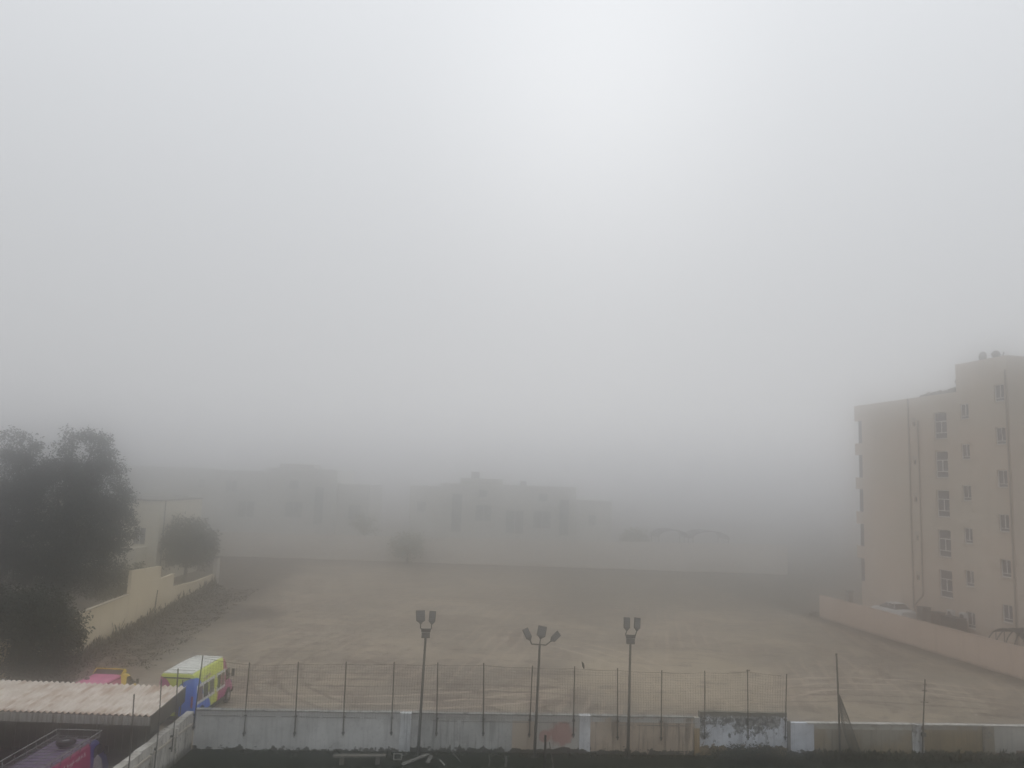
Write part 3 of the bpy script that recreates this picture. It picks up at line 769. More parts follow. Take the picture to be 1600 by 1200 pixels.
for s_ in (-1, 1):
    b = MB(); b.prism([(4.5, 1.3), (5.55, 1.3), (5.0, 1.78), (4.6, 1.84)], lambda u, v, d: (d+s_*(.825-(v-1.3)*.14), u, v), .0-.006, .006); b.build('door_window', M['glass'], pk)
    b = MB(); b.box(s_*.98-.06, s_*.98+.06, 5.35, 5.44, 1.3, 1.55); b.tube([(s_*.8, 5.38, 1.4), (s_*.94, 5.39, 1.42)], .02, 6); b.build('mirror', M['black'], pk)
b = MB(); b.box(.776, .797, .3, 3.9, 1.93, 2.0); b.build('roof_gutter', M['sprinter_pink'], pk)
b = MB(); b.prism([(3.2, 1.0), (3.8, 1.0), (3.8, 1.7), (3.2, 1.7)], lambda u, v, d: (d+.83-(v-1.25)*.09, u, v), .0, .008); b.build('poster', M['photo_a'], pk)
b = MB(); b.disc((-.45, 2.9, 2.13), (0, 0, 1), .14, .14, 12, .09); b.build('roof_vent', M['greyc'], pk)
b = MB(); b.box(-.42, .42, 1.2, 2.0, 2.085, 2.125); b.build('roof_hatch', M['pink'], pk)
for s_ in (-1, 1):
    for y in (.9, 5.1):
        b = MB(); b.disc((s_*.812, y, .36), (1, 0, 0), .38, .05, 20); b.build('wheel_arch', M['black'], pk)
wheels(pk, [(.76, .9), (-.76, .9), (.76, 5.1), (-.76, 5.1)], .31, 1)

# rack van in the carport
rv = thing('rack_van', 'purple and crimson van with a roof rack parked under the carport', 'van', (-16.95, 28.4, .045), R(1.0))
b = MB(); st = [(0, .45, 1.95, .82, .74), (.05, .4, 2.0, .85, .78), (3.7, .4, 2.02, .86, .78)]
b.loft([section(*q, r=.1) for q in st]); b.build('body', M['cerise'], rv, True)
b = MB(); st = [(3.703, .4, 2.015, .862, .775), (4.3, .4, 1.98, .86, .76), (4.5, .4, 1.9, .86, .74), (5.0, .4, 1.35, .85, .76), (5.3, .42, 1.1, .82, .72), (5.42, .45, .9, .78, .68)]
b.loft([section(*q, r=.1) for q in st]); b.build('cab', M['navy'], rv, True)
b = MB(); b.box(-.68, .68, .1, 4.15, 2.036, 2.055); b.build('roof', M['purple'], rv)
b = MB()
for s_ in (-1, 1):
    b.tube([(s_*.9, .05, 2.34), (s_*.9, 4.3, 2.34)], .022, 6); b.tube([(s_*.86, .05, 2.14), (s_*.86, 4.3, 2.14)], .016, 6)
    for k in range(7): b.tube([(s_*.82, .1+k*.69, 1.98), (s_*.9, .1+k*.69, 2.34)], .016, 6)
for y in (.05, 4.3): b.tube([(-.9, y, 2.34), (.9, y, 2.34)], .022, 6)
for k in range(14): b.tube([(-.86, .2+k*.31, 2.12), (.86, .2+k*.31, 2.12)], .014, 6)
for X in (-.45, 0, .45): b.tube([(X, .1, 2.10), (X, 4.25, 2.10)], .012, 6)
rk = b.build('roof_rack', simple('bare rack steel', (.22,.22,.21), .5, .3, 6, .4), rv)
def rvx(z): return .86-(z-1.2)*.105
b = MB()
strokes(b, rvx(1.72)+.008, .3, 1.62, 3.1, .22, 15, 5, 0.); l_ = b.build('lettering', M['white'], rv); l_['label'] = 'row of white lettering along the crimson side'
b = MB(); b.prism([(3.9, .7), (4.75, .7), (4.6, 1.15), (4.2, 1.45), (3.95, 1.35)], lambda u, v, d: (d+.862, u, v), 0, .008); b.build('graphic', simple('white cab graphic', (.42,.42,.44), .5, .3, 9, dirt=(.30,.08,.12)), rv)
b = MB(); b.quad((-.66, 4.55, 1.87), (.66, 4.55, 1.87), (.72, 5.01, 1.37), (-.72, 5.01, 1.37)); b.build('windscreen', M['glass'], rv)
for s_ in (-1, 1):
    b = MB(); b.prism([(3.95, 1.4), (4.8, 1.4), (4.5, 1.78), (4.0, 1.8)], lambda u, v, d: (d+s_*(.845-(v-1.4)*.16), u, v), -.006, .006); b.build('door_window', M['glass'], rv)
    b = MB(); b.box(s_*1.0-.07, s_*1.0+.07, 4.6, 4.7, 1.35, 1.65); b.tube([(s_*.84, 4.64, 1.45), (s_*.95, 4.65, 1.47)], .02, 6); b.build('mirror', M['black'], rv)
    for y in (.9, 4.5):
        b = MB(); b.disc((s_*.842, y, .36), (1, 0, 0), .38, .05, 20); b.build('wheel_arch', M['black'], rv)
wheels(rv, [(.79, .9), (-.79, .9), (.79, 4.5), (-.79, 4.5)], .31, 1)
sp = thing('spare_wheel', 'spare wheel lying on the roof rack under the carport', 'wheel', (-16.9, 31.55, 2.19), 0)
b = MB(); ring = []
for k in range(24):
    a = 2*math.pi*k/24; ring.append((.25*math.cos(a), .25*math.sin(a), .11))
ring.append(ring[0]); b.tube(ring, .115, 8, cap=False); b.build('tyre', M['black'], sp, True)
b = MB(); b.disc((0, 0, .12), (0, 0, 1), .19, .07, 20, .15); b.build('rim', M['chrome'], sp, True)

# ------------------------------------------------------------------ right hand compound: wall, court, building
AB = math.atan2(.98231, -.18724)
def bl(s_, y, z=0):   # building-local to world (s along the wall, away from us; y towards the lot)
    c, s2 = math.cos(AB), math.sin(AB); return (41.248+c*s_-s2*y, 58.365+s2*s_+c*y, z)
peach = plaster('peach render', (.445,.335,.275), peel=.12, streak=.12, seed=41, stain=(.30,.22,.17))
def peach_wall():
    n = NT('peach wall paint', .95, .15)
    f = n.noise(4, 7, None, .65); st = n.noise(1., 5, n.map((2.2, 1, .3)))
    c = n.mix(n.step(n.noise(.35, 5), .35, .65), (.65,.51,.41), (.70,.555,.45))
    c = n.mix(n.mul(n.step(st, .52, .72), .22), c, (.30,.22,.175))
    c = n.mix(n.mul(n.step(f, .58, .72), .25), c, (.33,.25,.2))
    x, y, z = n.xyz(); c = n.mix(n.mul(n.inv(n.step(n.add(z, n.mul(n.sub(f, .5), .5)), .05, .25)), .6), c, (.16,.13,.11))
    n.bump(f, .4, .03); return n.done(c)
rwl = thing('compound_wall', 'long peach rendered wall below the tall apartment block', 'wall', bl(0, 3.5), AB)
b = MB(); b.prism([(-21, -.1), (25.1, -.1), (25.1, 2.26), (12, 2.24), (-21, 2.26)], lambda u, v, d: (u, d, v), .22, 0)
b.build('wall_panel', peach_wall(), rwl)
b = MB(); X = -20.9
while X < 25.0:
    X2 = min(25.05, X+random.uniform(1.5, 3)); b.box(X, X2, -.015, .235, 2.262, 2.30+random.uniform(-.01, .01)); X = X2
b.build('coping', simple('wall coping', (.60,.46,.37), .95, .25, 2), rwl)
# raised court behind it
b = MB()
P = [bl(-21, 3.49, 1.32), bl(25.0, 3.49, 1.32), bl(25.0, -30, 1.32), bl(-21, -30, 1.32)]
b.poly(P)
for i in range(4): q0, q1 = P[i], P[(i+1) % 4]; b.quad(q0, q1, (q1[0], q1[1], -.1), (q0[0], q0[1], -.1))
tag(b.build('courtyard', simple('court concrete', (.20,.185,.165), .95, .3, .8)), kind='structure')

ap = thing('apartment_block', 'tall beige apartment block with staggered small windows and a stair tower', 'building', bl(0, 0, 1.1), AB)
B0 = 1.1
def render_mat():
    n = NT('beige render', .95, .15)
    f = n.noise(3, 7, None, .65); st = n.noise(.6, 5, n.map((2.2, 1, .22)))
    x, y, z = n.xyz()
    c = n.mix(n.step(n.add(n.noise(.16, 5), n.mul(z, -.012)), .22, .5), (.60,.53,.44), (.63,.525,.43))
    c = n.mix(n.mul(n.step(st, .5, .72), .16), c, (.27,.22,.18))
    c = n.mix(n.mul(n.step(f, .57, .72), .15), c, (.30,.245,.2))
    n.bump(f, .3, .03); return n.done(c)
rm = render_mat()
holes = []
big = [(11.5, 1.55, zb-B0, 2.4) for zb in (18.13, 14.62, 11.12, 7.6, 4.08)]
c2 = [(8.6+.035*k, .98, zc-.68-B0, 1.36) for k, zc in enumerate((20.4, 16.88, 13.32, 9.68, 6.08, 2.62))]
c3 = [(4.78+.03*k, 1.04, zc-.7-B0, 1.42) for k, zc in enumerate((21.62, 18.06, 14.55, 10.97, 7.37, 3.8))]
vents = [(14.95, .38, zc-.22-B0, .44) for zc in (19.72, 16.08, 12.6, 9.02, 5.36)]
for s_, w_, z, h in big+c2+c3+vents: holes.append((s_-w_/2, s_+w_/2, z, z+h))
def holed(b, s0, s1, z0, z1, hs, y=0., depth=.2):
    hs = [h for h in hs if h[0] >= s0 and h[1] <= s1 and h[2] >= z0 and h[3] <= z1]
    S = sorted(set([s0, s1]+[v for h in hs for v in h[:2]])); Z = sorted(set([z0, z1]+[v for h in hs for v in h[2:]]))
    for i in range(len(S)-1):
        for j in range(len(Z)-1):
            cs, cz = (S[i]+S[i+1])/2, (Z[j]+Z[j+1])/2
            if any(h[0] < cs < h[1] and h[2] < cz < h[3] for h in hs): continue
            b.quad((S[i+1], y, Z[j]), (S[i], y, Z[j]), (S[i], y, Z[j+1]), (S[i+1], y, Z[j+1]))
    for a, c, d, e in hs:
        y2 = y-depth
        b.quad((a, y, d), (c, y, d), (c, y2, d), (a, y2, d)); b.quad((a, y, e), (a, y2, e), (c, y2, e), (c, y, e))
        b.quad((a, y, d), (a, y2, d), (a, y2, e), (a, y, e)); b.quad((c, y, d), (c, y, e), (c, y2, e), (c, y2, d))
ZR, ZT = 22.2-B0, 24.65-B0
b = MB(); D = -13.
SN, SJ, SF = 3.85, 9.45, 22.75
holed(b, SJ, SF, 0, ZR, holes)
b.quad((SF, 0, 0), (SF, D, 0), (SF, D, ZR), (SF, 0, ZR)); b.quad((SJ, D, 0), (SJ, D, ZR), (SF, D, ZR), (SF, D, 0))
# parapet and roof deck
b.box(SJ, SF-.002, -.2, -.002, ZR, ZR+.002); b.quad((SJ, -.2, ZR-.7), (SF, -.2, ZR-.7), (SF, D, ZR-.7), (SJ, D, ZR-.7)); b.quad((SJ, -.2, ZR), (SF, -.2, ZR), (SF, -.2, ZR-.7), (SJ, -.2, ZR-.7))
b.build('wall', rm, ap)
b = MB(); holed(b, SN, SJ, 0, ZT, holes)
b.quad((SN, 0, 0), (SN, 0, ZT), (SN, D, ZT), (SN, D, 0)); b.quad((SJ, 0, ZR-.7), (SJ, D, ZR-.7), (SJ, D, ZT), (SJ, 0, ZT)); b.quad((SN, 0, ZT), (SJ, 0, ZT), (SJ, D, ZT), (SN, D, ZT)); b.quad((SN, D, 0), (SN, D, ZT), (SJ, D, ZT), (SJ, D, 0))
tw = b.build('stair_tower', rm, ap)
def window(s_, w_, z, h, kind):
    y = -.16; a, c = s_-w_/2, s_+w_/2
    b = MB(); b.box(a, c, y-.04, y-.005, z, z+h); p = b.build('window', M['pane'], ap)
    f = MB(); t_ = .065
    f.box(a, a+t_, y, y+.05, z, z+h); f.box(c-t_, c, y, y+.05, z, z+h)
    f.box(a+t_, c-t_, y, y+.05, z, z+t_); f.box(a+t_, c-t_, y, y+.05, z+h-t_, z+h)
    if kind == 'big':
        z1, z2 = z+.56, z+h*.66
        f.box(a+t_, c-t_, y, y+.05, z1-.04, z1+.04); f.box(a+t_, c-t_, y, y+.05, z2-.04, z2+.04); f.box(s_-.04, s_+.04, y, y+.05, z1+.04, z2-.04)
    else:
        f.box(a+t_, c-t_, y, y+.05, z+.26, z+.32); f.box(s_-.06, s_+.0, y, y+.05, z+.32, z+h-t_)
    f.build('frame', M['white'], p)
    sl_ = MB(); sl_.box(a-.08, c+.08, .0015, .09, z-.09, z-.02); sl_.build('sill', simple_sill, p)
simple_sill = simple('sill stone', (.50,.45,.39), .9, .15, 3)
for q in big: window(*q, 'big')
for q in c2+c3: window(*q, 'small')
for s_, w_, z, h in vents:
    b = MB(); b.box(s_-w_/2, s_+w_/2, -.19, -.16, z, z+h); b.box(s_-w_/2, s_+w_/2, -.16, -.12, z+.2, z+.24); b.build('vent', M['darkcab'], ap)
    b = MB(); b.box(s_-.36, s_+.32, .002, .012, z+h+.02, z+h+.38); b.build('patch', simple_sill, ap)
pm = simple('drain pipe', (.30,.25,.205), .7, .15, 3)
for pts in ([(15.55, .1, 1.4), (15.55, .1, 21.1)], [(15.65, .09, 1.5), (14.35, .09, 2.75), (14.3, .09, 3.), (14.3, .09, 18.9)], [(4.0, .1, .2), (4.0, .1, ZT-1.2)]):
    b = MB(); b.tube(pts, .07, 8); b.build('drain_pipe', pm, ap, True)
b = MB(); b.box(15.62, 15.9, .002, .05, 0, 21.); b.build('wall_rib', rm, ap)
# balconies beyond the far corner
gl = [(20.57, 18.19), (16.97, 14.62), (13.41, 11.07), (9.81, 7.56), (6.3, 4.0)]
zprev = ZR+.0
for zt, zb in gl:
    zt -= B0; zb -= B0
    b = MB(); b.box(SF+.002, SF+1.15, -5, .04, zt, zprev); b.build('balcony', rm, ap)
    b = MB(); b.box(SF+.002, SF+.72, -4.9, -.12, zb+.002, zt-.002); b.build('bay_window', M['pane'], ap)
    zprev = zb
b = MB(); b.box(SF+.002, SF+.6, -5, -.05, 0, zprev); b.build('balcony', rm, ap)
# broken blocks on the parapet, and a tarpaulin bulge at the tower edge
for s_, w_, h in ((13.6, .9, .26), (12.3, 1.1, .36), (10.9, .8, .34), (10.1, .9, .5), (13.0, .3, .4), (11.6, .35, .42)):
    b = MB(); b.loft([[(s_-w_/2, -.25, ZR+.003), (s_+w_/2, -.25, ZR+.003), (s_+w_*.45, -.25, ZR+h*.8), (s_-w_*.35, -.25, ZR+h)], [(s_-w_/2, -.0, ZR+.003), (s_+w_/2, -.0, ZR+.003), (s_+w_*.4, -.02, ZR+h*.7), (s_-w_*.4, -.02, ZR+h*.9)]])
    b.build('parapet_block', M['conc'], ap)
b = MB(); b.tube([(SJ+.02, -.3, ZR-.0), (SJ+.2, -.3, ZR+.4), (SJ+.22, -.3, ZR+.9), (SJ+.03, -.3, ZR+1.4)], .16, 8); b.build('roof_duct', M['conc'], ap, True)

def dish(s_, y, zb, r, yaw, lab, tilt=R(60)):
    t = thing('satellite_dish', lab, 'dish', bl(s_, y, zb), AB+yaw, 'dishes on the stair tower roof')
    b = MB(); Mx = Matrix.Translation((0, 0, r+.08)) @ Matrix.Rotation(tilt, 4, 'X')
    rings = []
    for k in range(7):
        rr_ = r*k/6+.001; i = len(b.v)
        for j in range(20): a = 2*math.pi*j/20; b.v.append(tuple(Mx @ Vector((rr_*math.cos(a), rr_*1.08*math.sin(a), .28*rr_*rr_/r))))
        rings.append(i)
    for k in range(6):
        for j in range(20): b.f.append((rings[k]+j, rings[k]+(j+1) % 20, rings[k+1]+(j+1) % 20, rings[k+1]+j))
    o = b.build('reflector', M['dish'], t, True)
    md = o.modifiers.new('thickness', 'SOLIDIFY'); md.thickness = .025
    b = MB(); b.tube([(0, 0, 0), (0, 0, r+.05)], .035, 8); b.build('mast', M['dish'], t)
    b = MB(); b.tube([tuple(Mx @ Vector((0, -r, .28*r))), tuple(Mx @ Vector((0, 0, r*1.0)))], .018, 6); b.disc(tuple(Mx @ Vector((0, 0, r))), (0, 0, 1), .05, .12, 8); b.build('feed_arm', M['dish'], t)
ZTW = 24.65
dish(7.5, -1.2, ZTW, .42, R(90)-.0, 'round satellite dish seen full face, leftmost on the tower roof', R(78))
dish(6.2, -1.2, ZTW, .36, R(40), 'satellite dish seen side-on, middle of the tower roof', R(55))
t = thing('antenna', 'small spiky aerial on the tower roof beside the dishes', 'antenna', bl(5.2, -1.0, ZTW), AB)
b = MB(); b.tube([(0, 0, 0), (0, 0, .55)], .03, 6); b.build('mast', M['dish'], t)
b = MB(); b.bar((-.1, 0, .5), (.15, 0, .1), .05, .05); b.tube([(.2, 0, .3), (-.12, 0, .42)], .02, 6); b.build('rod', M['dish'], t)

# parked car in the court
car = thing('parked_car', 'white saloon car parked between peach wall and apartment block', 'car', bl(14.9, 1.1, 1.32), AB-R(90))
b = MB()
def csec(y, zb, zt, w_): return section(y, zb, zt, w_, w_*.93, .12)
b.loft([csec(*q) for q in ((0, .35, .85, .8), (.15, .25, 1.0, .86), (1.0, .22, 1.05, .89), (3.3, .22, .98, .89), (4.1, .25, .88, .86), (4.5, .32, .7, .78))]); b.build('body', M['carwhite'], car, True)
b = MB(); b.loft([section(.75, .9, 1.02, .80, .78, .05), section(1.3, .9, 1.44, .80, .62, .1), section(2.4, .9, 1.46, .80, .62, .1), section(3.35, .9, .98, .80, .78, .05)]); cb = b.build('cabin', M['glass'], car, True)
b = MB(); b.box(-.60, .60, 1.28, 2.45, 1.455, 1.5); b.build('roof', M['carwhite'], car)
for s_ in (-1, 1):
    for y in (1.0, 1.9): b = MB(); b.bar((s_*.79, y+.02, 1.0), (s_*.64, y+.12, 1.46), .05, .05); b.build('roof_pillar', M['carwhite'], car)
    b = MB(); b.box(s_*.98-.08, s_*.98+.08, 2.9, 3.0, .95, 1.1); b.build('mirror', M['carwhite'], car)
wheels(car, [(.80, .85), (-.80, .85), (.80, 3.6), (-.80, 3.6)], .31, 1)
# equipment along the court
def cabinet(s_, w_, y0, y1, h, m, lab, name='utility_cabinet', cat='cabinet'):
    t = thing(name, lab, cat, bl(s_, (y0+y1)/2, 1.32), AB, 'equipment behind the peach wall')
    d = (y1-y0)/2
    b = MB(); b.box(-w_/2, w_/2, -d, d, .06, h); b.build('housing', m, t)
    b = MB(); b.box(-w_/2-.04, w_/2+.04, -d-.04, d+.04, h+.002, h+.05); b.build('lid', M['darkcab'] if m is M['darkcab'] else M['steel'], t)
    b = MB()
    for k in range(6): z = h*.35+k*h*.09; b.box(-w_*.4, w_*.4, d+.002, d+.03, z, z+.05)
    b.build('louvre', M['darkcab'], t)
    b = MB()
    for X in (-w_*.42, w_*.38): b.box(X, X+.06, -d*.9, d*.9, 0, .058)
    b.build('foot', M['steel'], t)
cabinet(13.5, .8, .3, 1.1, 1.6, M['greyc'], 'mottled grey cabinet behind the white car')
cabinet(11.6, .8, .4, 1.2, 1.45, M['browncab'], 'rust brown cabinet between two grey units')
cabinet(9.35, 1.8, .7, 1.7, 1.42, M['darkcab'], 'long dark grey generator box nearest us in the row', 'generator', 'generator')
for s_, lab in ((10.6, 'small white air conditioner box left of the generator'), (9.2, 'small white box on the far side of the generator')):
    t = thing('air_conditioner', lab, 'air conditioner', bl(s_, .35, 1.32), AB)
    b = MB(); b.box(-.3, .3, -.16, .16, 1.2, 1.85); b.build('housing', M['white'], t)
    b = MB(); b.disc((0, .165, 1.52), (0, 1, 0), .22, .02, 16); b.build('fan_grille', M['darkcab'], t)
    b = MB(); b.bar((-.25, -.1, 0.), (-.25, -.1, 1.2), .05, .05); b.bar((.25, -.1, 0.), (.25, -.1, 1.2), .05, .05); b.build('stand', M['steel'], t)
t = thing('gate_pillar', 'grey pillar at the far corner of the apartment block, behind the wall', 'pillar', bl(21.9, 2.4, 1.32), AB)
b = MB(); b.box(-.25, .25, -.25, .25, 0, 1.75); b.build('shaft', M['conc'], t); b = MB(); b.box(-.3, .3, -.3, .3, 1.752, 1.85); b.build('cap', M['conc'], t)
# hooped shelter at the frame edge
hp = thing('hoop_shelter', 'arched hoop shelter with dark cover by the peach wall', 'shelter', bl(1.6, 1.9, 1.32), AB)
def arc(r, y, n=18): return [(r*math.cos(math.pi*k/n), y, 1.95*math.sin(math.pi*k/n)) for k in range(n+1)]
for y in (1.3, .5, -.4, -1.2): b = MB(); b.tube(arc(2.05, y), .045, 8); b.build('hoop', M['tarp'], hp, True)
b = MB(); a = arc(2.1, 0)
for k in range(5, 18):
    (xa, _, za), (xb_, _, zb_) = a[k] if False else a[k], a[k+1]
    b.quad((xa, 1.3, za), (xb_, 1.3, zb_), (xb_, -1.2, zb_), (xa, -1.2, za))
o = b.build('cover', M['tarp'], hp, True); md = o.modifiers.new('thickness', 'SOLIDIFY'); md.thickness = .02
b = MB(); b.bar((1.1, 1.3, 0), (1.1, 1.3, 1.6), .05, .05); b.bar((0.3, 1.3, 0), (.3, 1.3, 1.9), .05, .05); b.build('strut', M['tarp'], hp)
# rubble and a pale drum by the wall end
t = thing('rubble_heap', 'small heap of pale blocks at the far end of the peach wall', 'rubble', bl(25.5, 3.7, 0), AB)
for k in range(5):
    b = MB(); Mx = Matrix.Translation((random.uniform(-.4, .6), random.uniform(-.3, .5), .15+.12*(k > 2))) @ Matrix.Rotation(random.uniform(0, 3), 4, 'Z') @ Matrix.Rotation(random.uniform(-.2, .2), 4, 'X')
    b.box(-.3, .3, -.2, .2, -.15, .2, Mx); b.build('block', M['slabc'], t)

# ------------------------------------------------------------------ left compound wall and house
DLx, DLy = -.11752, .99307
AL = math.atan2(DLy, DLx)
def ll(s_, y, z=0): return (-28.72+DLx*s_-DLy*y, 53.15+DLy*s_+DLx*y, z)   # y>0 is behind the wall (left)
def cream():
    n = NT('cream wall paint', .95, .15)
    f = n.noise(3, 7, None, .65); st = n.noise(.8, 5, n.map((2.4, 1, .3)))
    c = n.mix(n.step(n.noise(.4, 5), .35, .65), (.80,.68,.47), (.85,.73,.52))
    c = n.mix(n.mul(n.step(st, .53, .72), .2), c, (.34,.27,.185))
    c = n.mix(n.mul(n.step(f, .58, .72), .2), c, (.40,.33,.24))
    n.bump(f, .3, .03); return n.done(c)
cm = cream()
lw = thing('garden_wall', 'tall cream stepped wall running back along the left of the lot', 'wall', ll(0, 0), AL)
for poly, lab in (([(-16, -.1), (9.98, -.1), (9.98, 2.92), (-16, 3.2)], 'near long section under the big tree'),
                  ([(10, -.1), (17.3, -.1), (17.3, 4.35), (10, 4.8)], 'tallest raised section'),
                  ([(17.32, -.1), (21.3, -.1), (21.3, 3.22), (17.32, 3.22)], 'stepped down section'),
                  ([(21.32, -.1), (36.2, -.1), (36.2, 1.35), (29, 1.5), (21.32, 2.0)], 'low far section behind weeds')):
    b = MB(); b.prism(poly, lambda u, v, d: (u, d, v), 0, .25); o = b.build('wall_section', cm, lw); o['label'] = lab
b = MB(); b.prism([(-15.9, 3.203), (9.95, 2.925), (9.95, 2.985), (-15.9, 3.26)], lambda u, v, d: (u, d, v), -.03, .28); b.build('coping', simple('cream coping', (.58,.50,.38), .95, .2, 3), lw)
b = MB(); b.box(10.05, 17.25, -.02, .27, 4.81, 4.82); b.box(10.05, 13, -.06, .0, 2.9, 3.0)
b = MB(); b.tube([(16.1, -.06, 0), (16.4, -.06, 1.2), (16.6, -.06, 2.35)], .05, 8); b.build('drain_pipe', M['bark'], lw, True)
t = thing('gate_pier', 'white pier standing at the far end of the cream wall', 'pillar', ll(37.0, .0), AL)
b = MB(); b.prism([(-.8, 0), (.6, 0), (.6, 3.1), (-.8, 2.9)], lambda u, v, d: (u, d, v), -.25, .15); b.build('shaft', simple('white pier', (.66,.62,.54), .9, .12, 2), t); b = MB(); b.box(-.82, .62, -.28, .18, 3.11, 3.2); b.build('cap', M['conc'], t)

hs_ = thing('cream_house', 'pale cream flat-roofed house seen past the big tree, behind the wall', 'house', (-40.05, 90, 0), 0)
def pale(name, col):
    n = NT(name, .95, .15); f = n.noise(2, 6)
    return n.done(n.mix(n.step(f, .35, .65), tuple(k*.9 for k in col), tuple(min(1, k*1.06) for k in col)))
pc = pale('house cream', (.80,.74,.60))
b = MB(); holed2 = [(1.5, 2.9, 4.3, 6.15), (9, 10.4, 4.3, 6.15)]
def facade(b, x0, x1, z0, z1, hs, depth=.25):   # front faces -Y at y=0
    bb = MB(); holed(bb, x0, x1, z0, z1, hs, 0., depth)
    i = len(b.v); b.v += [(x, -y, z) for x, y, z in bb.v]; b.f += [tuple(reversed([i+k for k in f])) for f in bb.f]
def flip(hs): return [(-h[1], -h[0], h[2], h[3]) for h in hs]
facade(b, -16, 0, 0, 9.25, flip(holed2))
b.quad((0, 0, 0), (0, 12, 0), (0, 12, 9.25), (0, 0, 9.25)); b.quad((-16, 12, 0), (-16, 0, 0), (-16, 0, 9.25), (-16, 12, 9.25)); b.quad((-16, 0, 9.25), (0, 0, 9.25), (0, 12, 9.25), (-16, 12, 9.25)); b.quad((0, 12, 0), (-16, 12, 0), (-16, 12, 9.25), (0, 12, 9.25))
b.build('wall', pc, hs_)
for h in flip(holed2):
    b = MB(); b.box(h[0], h[1], .2, .26, h[2], h[3]); p_ = b.build('window', M['pane'], hs_)
    b = MB(); xm = (h[0]+h[1])/2; b.box(xm-.04, xm+.04, .14, .198, h[2], h[3]); b.build('frame', M['white'], p_)
b = MB(); b.box(-5.2, -1.2, -2.6, -.004, 0, 4.05); b.build('porch', pc, hs_)
b = MB(); b.box(-16.1, .1, -.12, 12.1, 9.252, 9.4); b.build('roof', M['conc'], hs_)
for q in ((.02, .12, 1., 1.1, 0, 9.2), (-4.6, -4.5, -.06, -.003, 4.1, 9.2)):
    b = MB(); b.box(*q); b.build('drain_pipe', M['conc'], hs_)

# ------------------------------------------------------------------ far wall and villas
fw = thing('far_wall', 'long pale wall closing off the far side of the lot in mist', 'wall', (0, 121.4, 0), math.atan2(1.3, 89.1))
fmat = pale('far wall paint', (.76,.70,.62))
b = MB(); b.prism([(-45.4, -.1), (43.9, -.1), (43.9, 4.55), (10, 4.1), (-15, 3.8), (-45.4, 3.65)], lambda u, v, d: (u, d, v), .3, 0); b.build('wall_panel', fmat, fw)
b = MB(); b.box(-45.4, -33, -.08, .38, 3.72, 3.82); b.build('coping', M['white'], fw)
for X in (-38, -29, -20, -11, -2, 7, 16, 25, 34):
    b = MB(); b.box(X-.25, X+.25, -.1, -.003, 0, 3.62); b.build('pier', fmat, fw)
M['mistpane'] = simple('pane paled for mist', (.38,.40,.39), .5, .2, 2)  # far villa panes lightened, mist fading painted into the window colour
def villa(name, label, cat, x0, y0, secs, col, depth=14, rz=0., seed=0):
    """secs: (xa, xb, z, dy, windows[(xa,xb,za,zb)])"""
    t = thing(name, label, cat, (x0, y0, 0), rz)
    m = pale(name+' render', col)
    for xa, xb, z, dy, wins in secs:
        b = MB(); bb = MB(); facade(bb, xa, xb, 0, z, [w_ for w_ in wins])
        b.v = [(x, y+dy, zz) for x, y, zz in bb.v]; b.f = bb.f
        b.quad((xb, dy, 0), (xb, depth, 0), (xb, depth, z), (xb, dy, z)); b.quad((xa, depth, 0), (xa, dy, 0), (xa, dy, z), (xa, depth, z)); b.quad((xa, dy, z), (xb, dy, z), (xb, depth, z), (xa, depth, z))
        b.build('wall', m, t)
        b = MB(); b.box(xa+.02, xb-.02, dy-.15, dy-.004, z-.18, z+.12); b.build('cornice', m, t)
        for w_ in wins:
            b = MB(); b.box(w_[0], w_[1], dy+.18, dy+.24, w_[2], w_[3]); p_ = b.build('window', M['mistpane'], t)
            if w_[1]-w_[0] > 1.6:
                b = MB(); xm = (w_[0]+w_[1])/2; b.box(xm-.05, xm+.05, dy+.1, dy+.178, w_[2], w_[3]); b.build('frame', M['white'], p_)
    return t
v = villa('villa', 'two-storey pale villa with tall dark window strips, centre of the mist', 'house', 0, 125,
      [(-15.8, -11.0, 11.6, 0, [(-14.6, -13.2, 7.6, 9.2)]), (-11.0, 11.0, 12.2, .6, [(-9.0, -7.4, 4.6, 10.6), (-5.2, -2.6, 6.4, 8.9), (-4.8, -3.4, 10.2, 11.4), (-.2, 2.6, 4.6, 8.2), (4.2, 7.0, 5.6, 8.3), (5.0, 6.4, 9.9, 11.1), (8.4, 9.9, 4.6, 10.2)]), (11.0, 16.7, 10.2, -.4, [(13., 14.2, 6.4, 8.)])], (.72,.71,.66))
b = MB(); b.box(-8, -1, 4, 10, 12.205, 13.2); b.build('roof_room', pale('villa roof room', (.46,.44,.38)), v)
b = MB(); b.tube([(-5.6, 5, 13.2), (-5.6, 5, 14.3)], .7, 10); b.build('water_tank', M['conc'], v)
b = MB(); b.box(2, 3, 4, 6, 12.205, 13.0); b.build('chimney', M['conc'], v)
v = villa('villa', 'two-storey villa with a stepped right end, left of centre in mist', 'house', -37, 131,
      [(-14.5, -4, 13.0, .5, [(-11, -9, 9.6, 11.4), (-8.5, -5.8, 5.4, 8)]), (-4, 8, 13.7, 0, [(-.5, 2.4, 5.6, 8.2), (4.4, 5.9, 4.6, 10.8), (0, 1.6, 10.4, 11.8)]), (8, 13.5, 11.4, 1., [(10, 12, 5.6, 8)])], (.72,.71,.665))
b = MB(); b.box(-3, 3, 4, 9, 13.705, 14.6); b.build('roof_room', pale('villa roof room two', (.44,.42,.37)), v)
villa('villa', 'faintest flat-roofed villa at the left, nearly lost in mist', 'house', -62, 140,
      [(-9, 9.5, 13.2, 0, [(-5, -3, 6, 8), (2, 4.4, 6, 8.4), (6, 7.2, 9.8, 11.4)])], (.72,.71,.665))
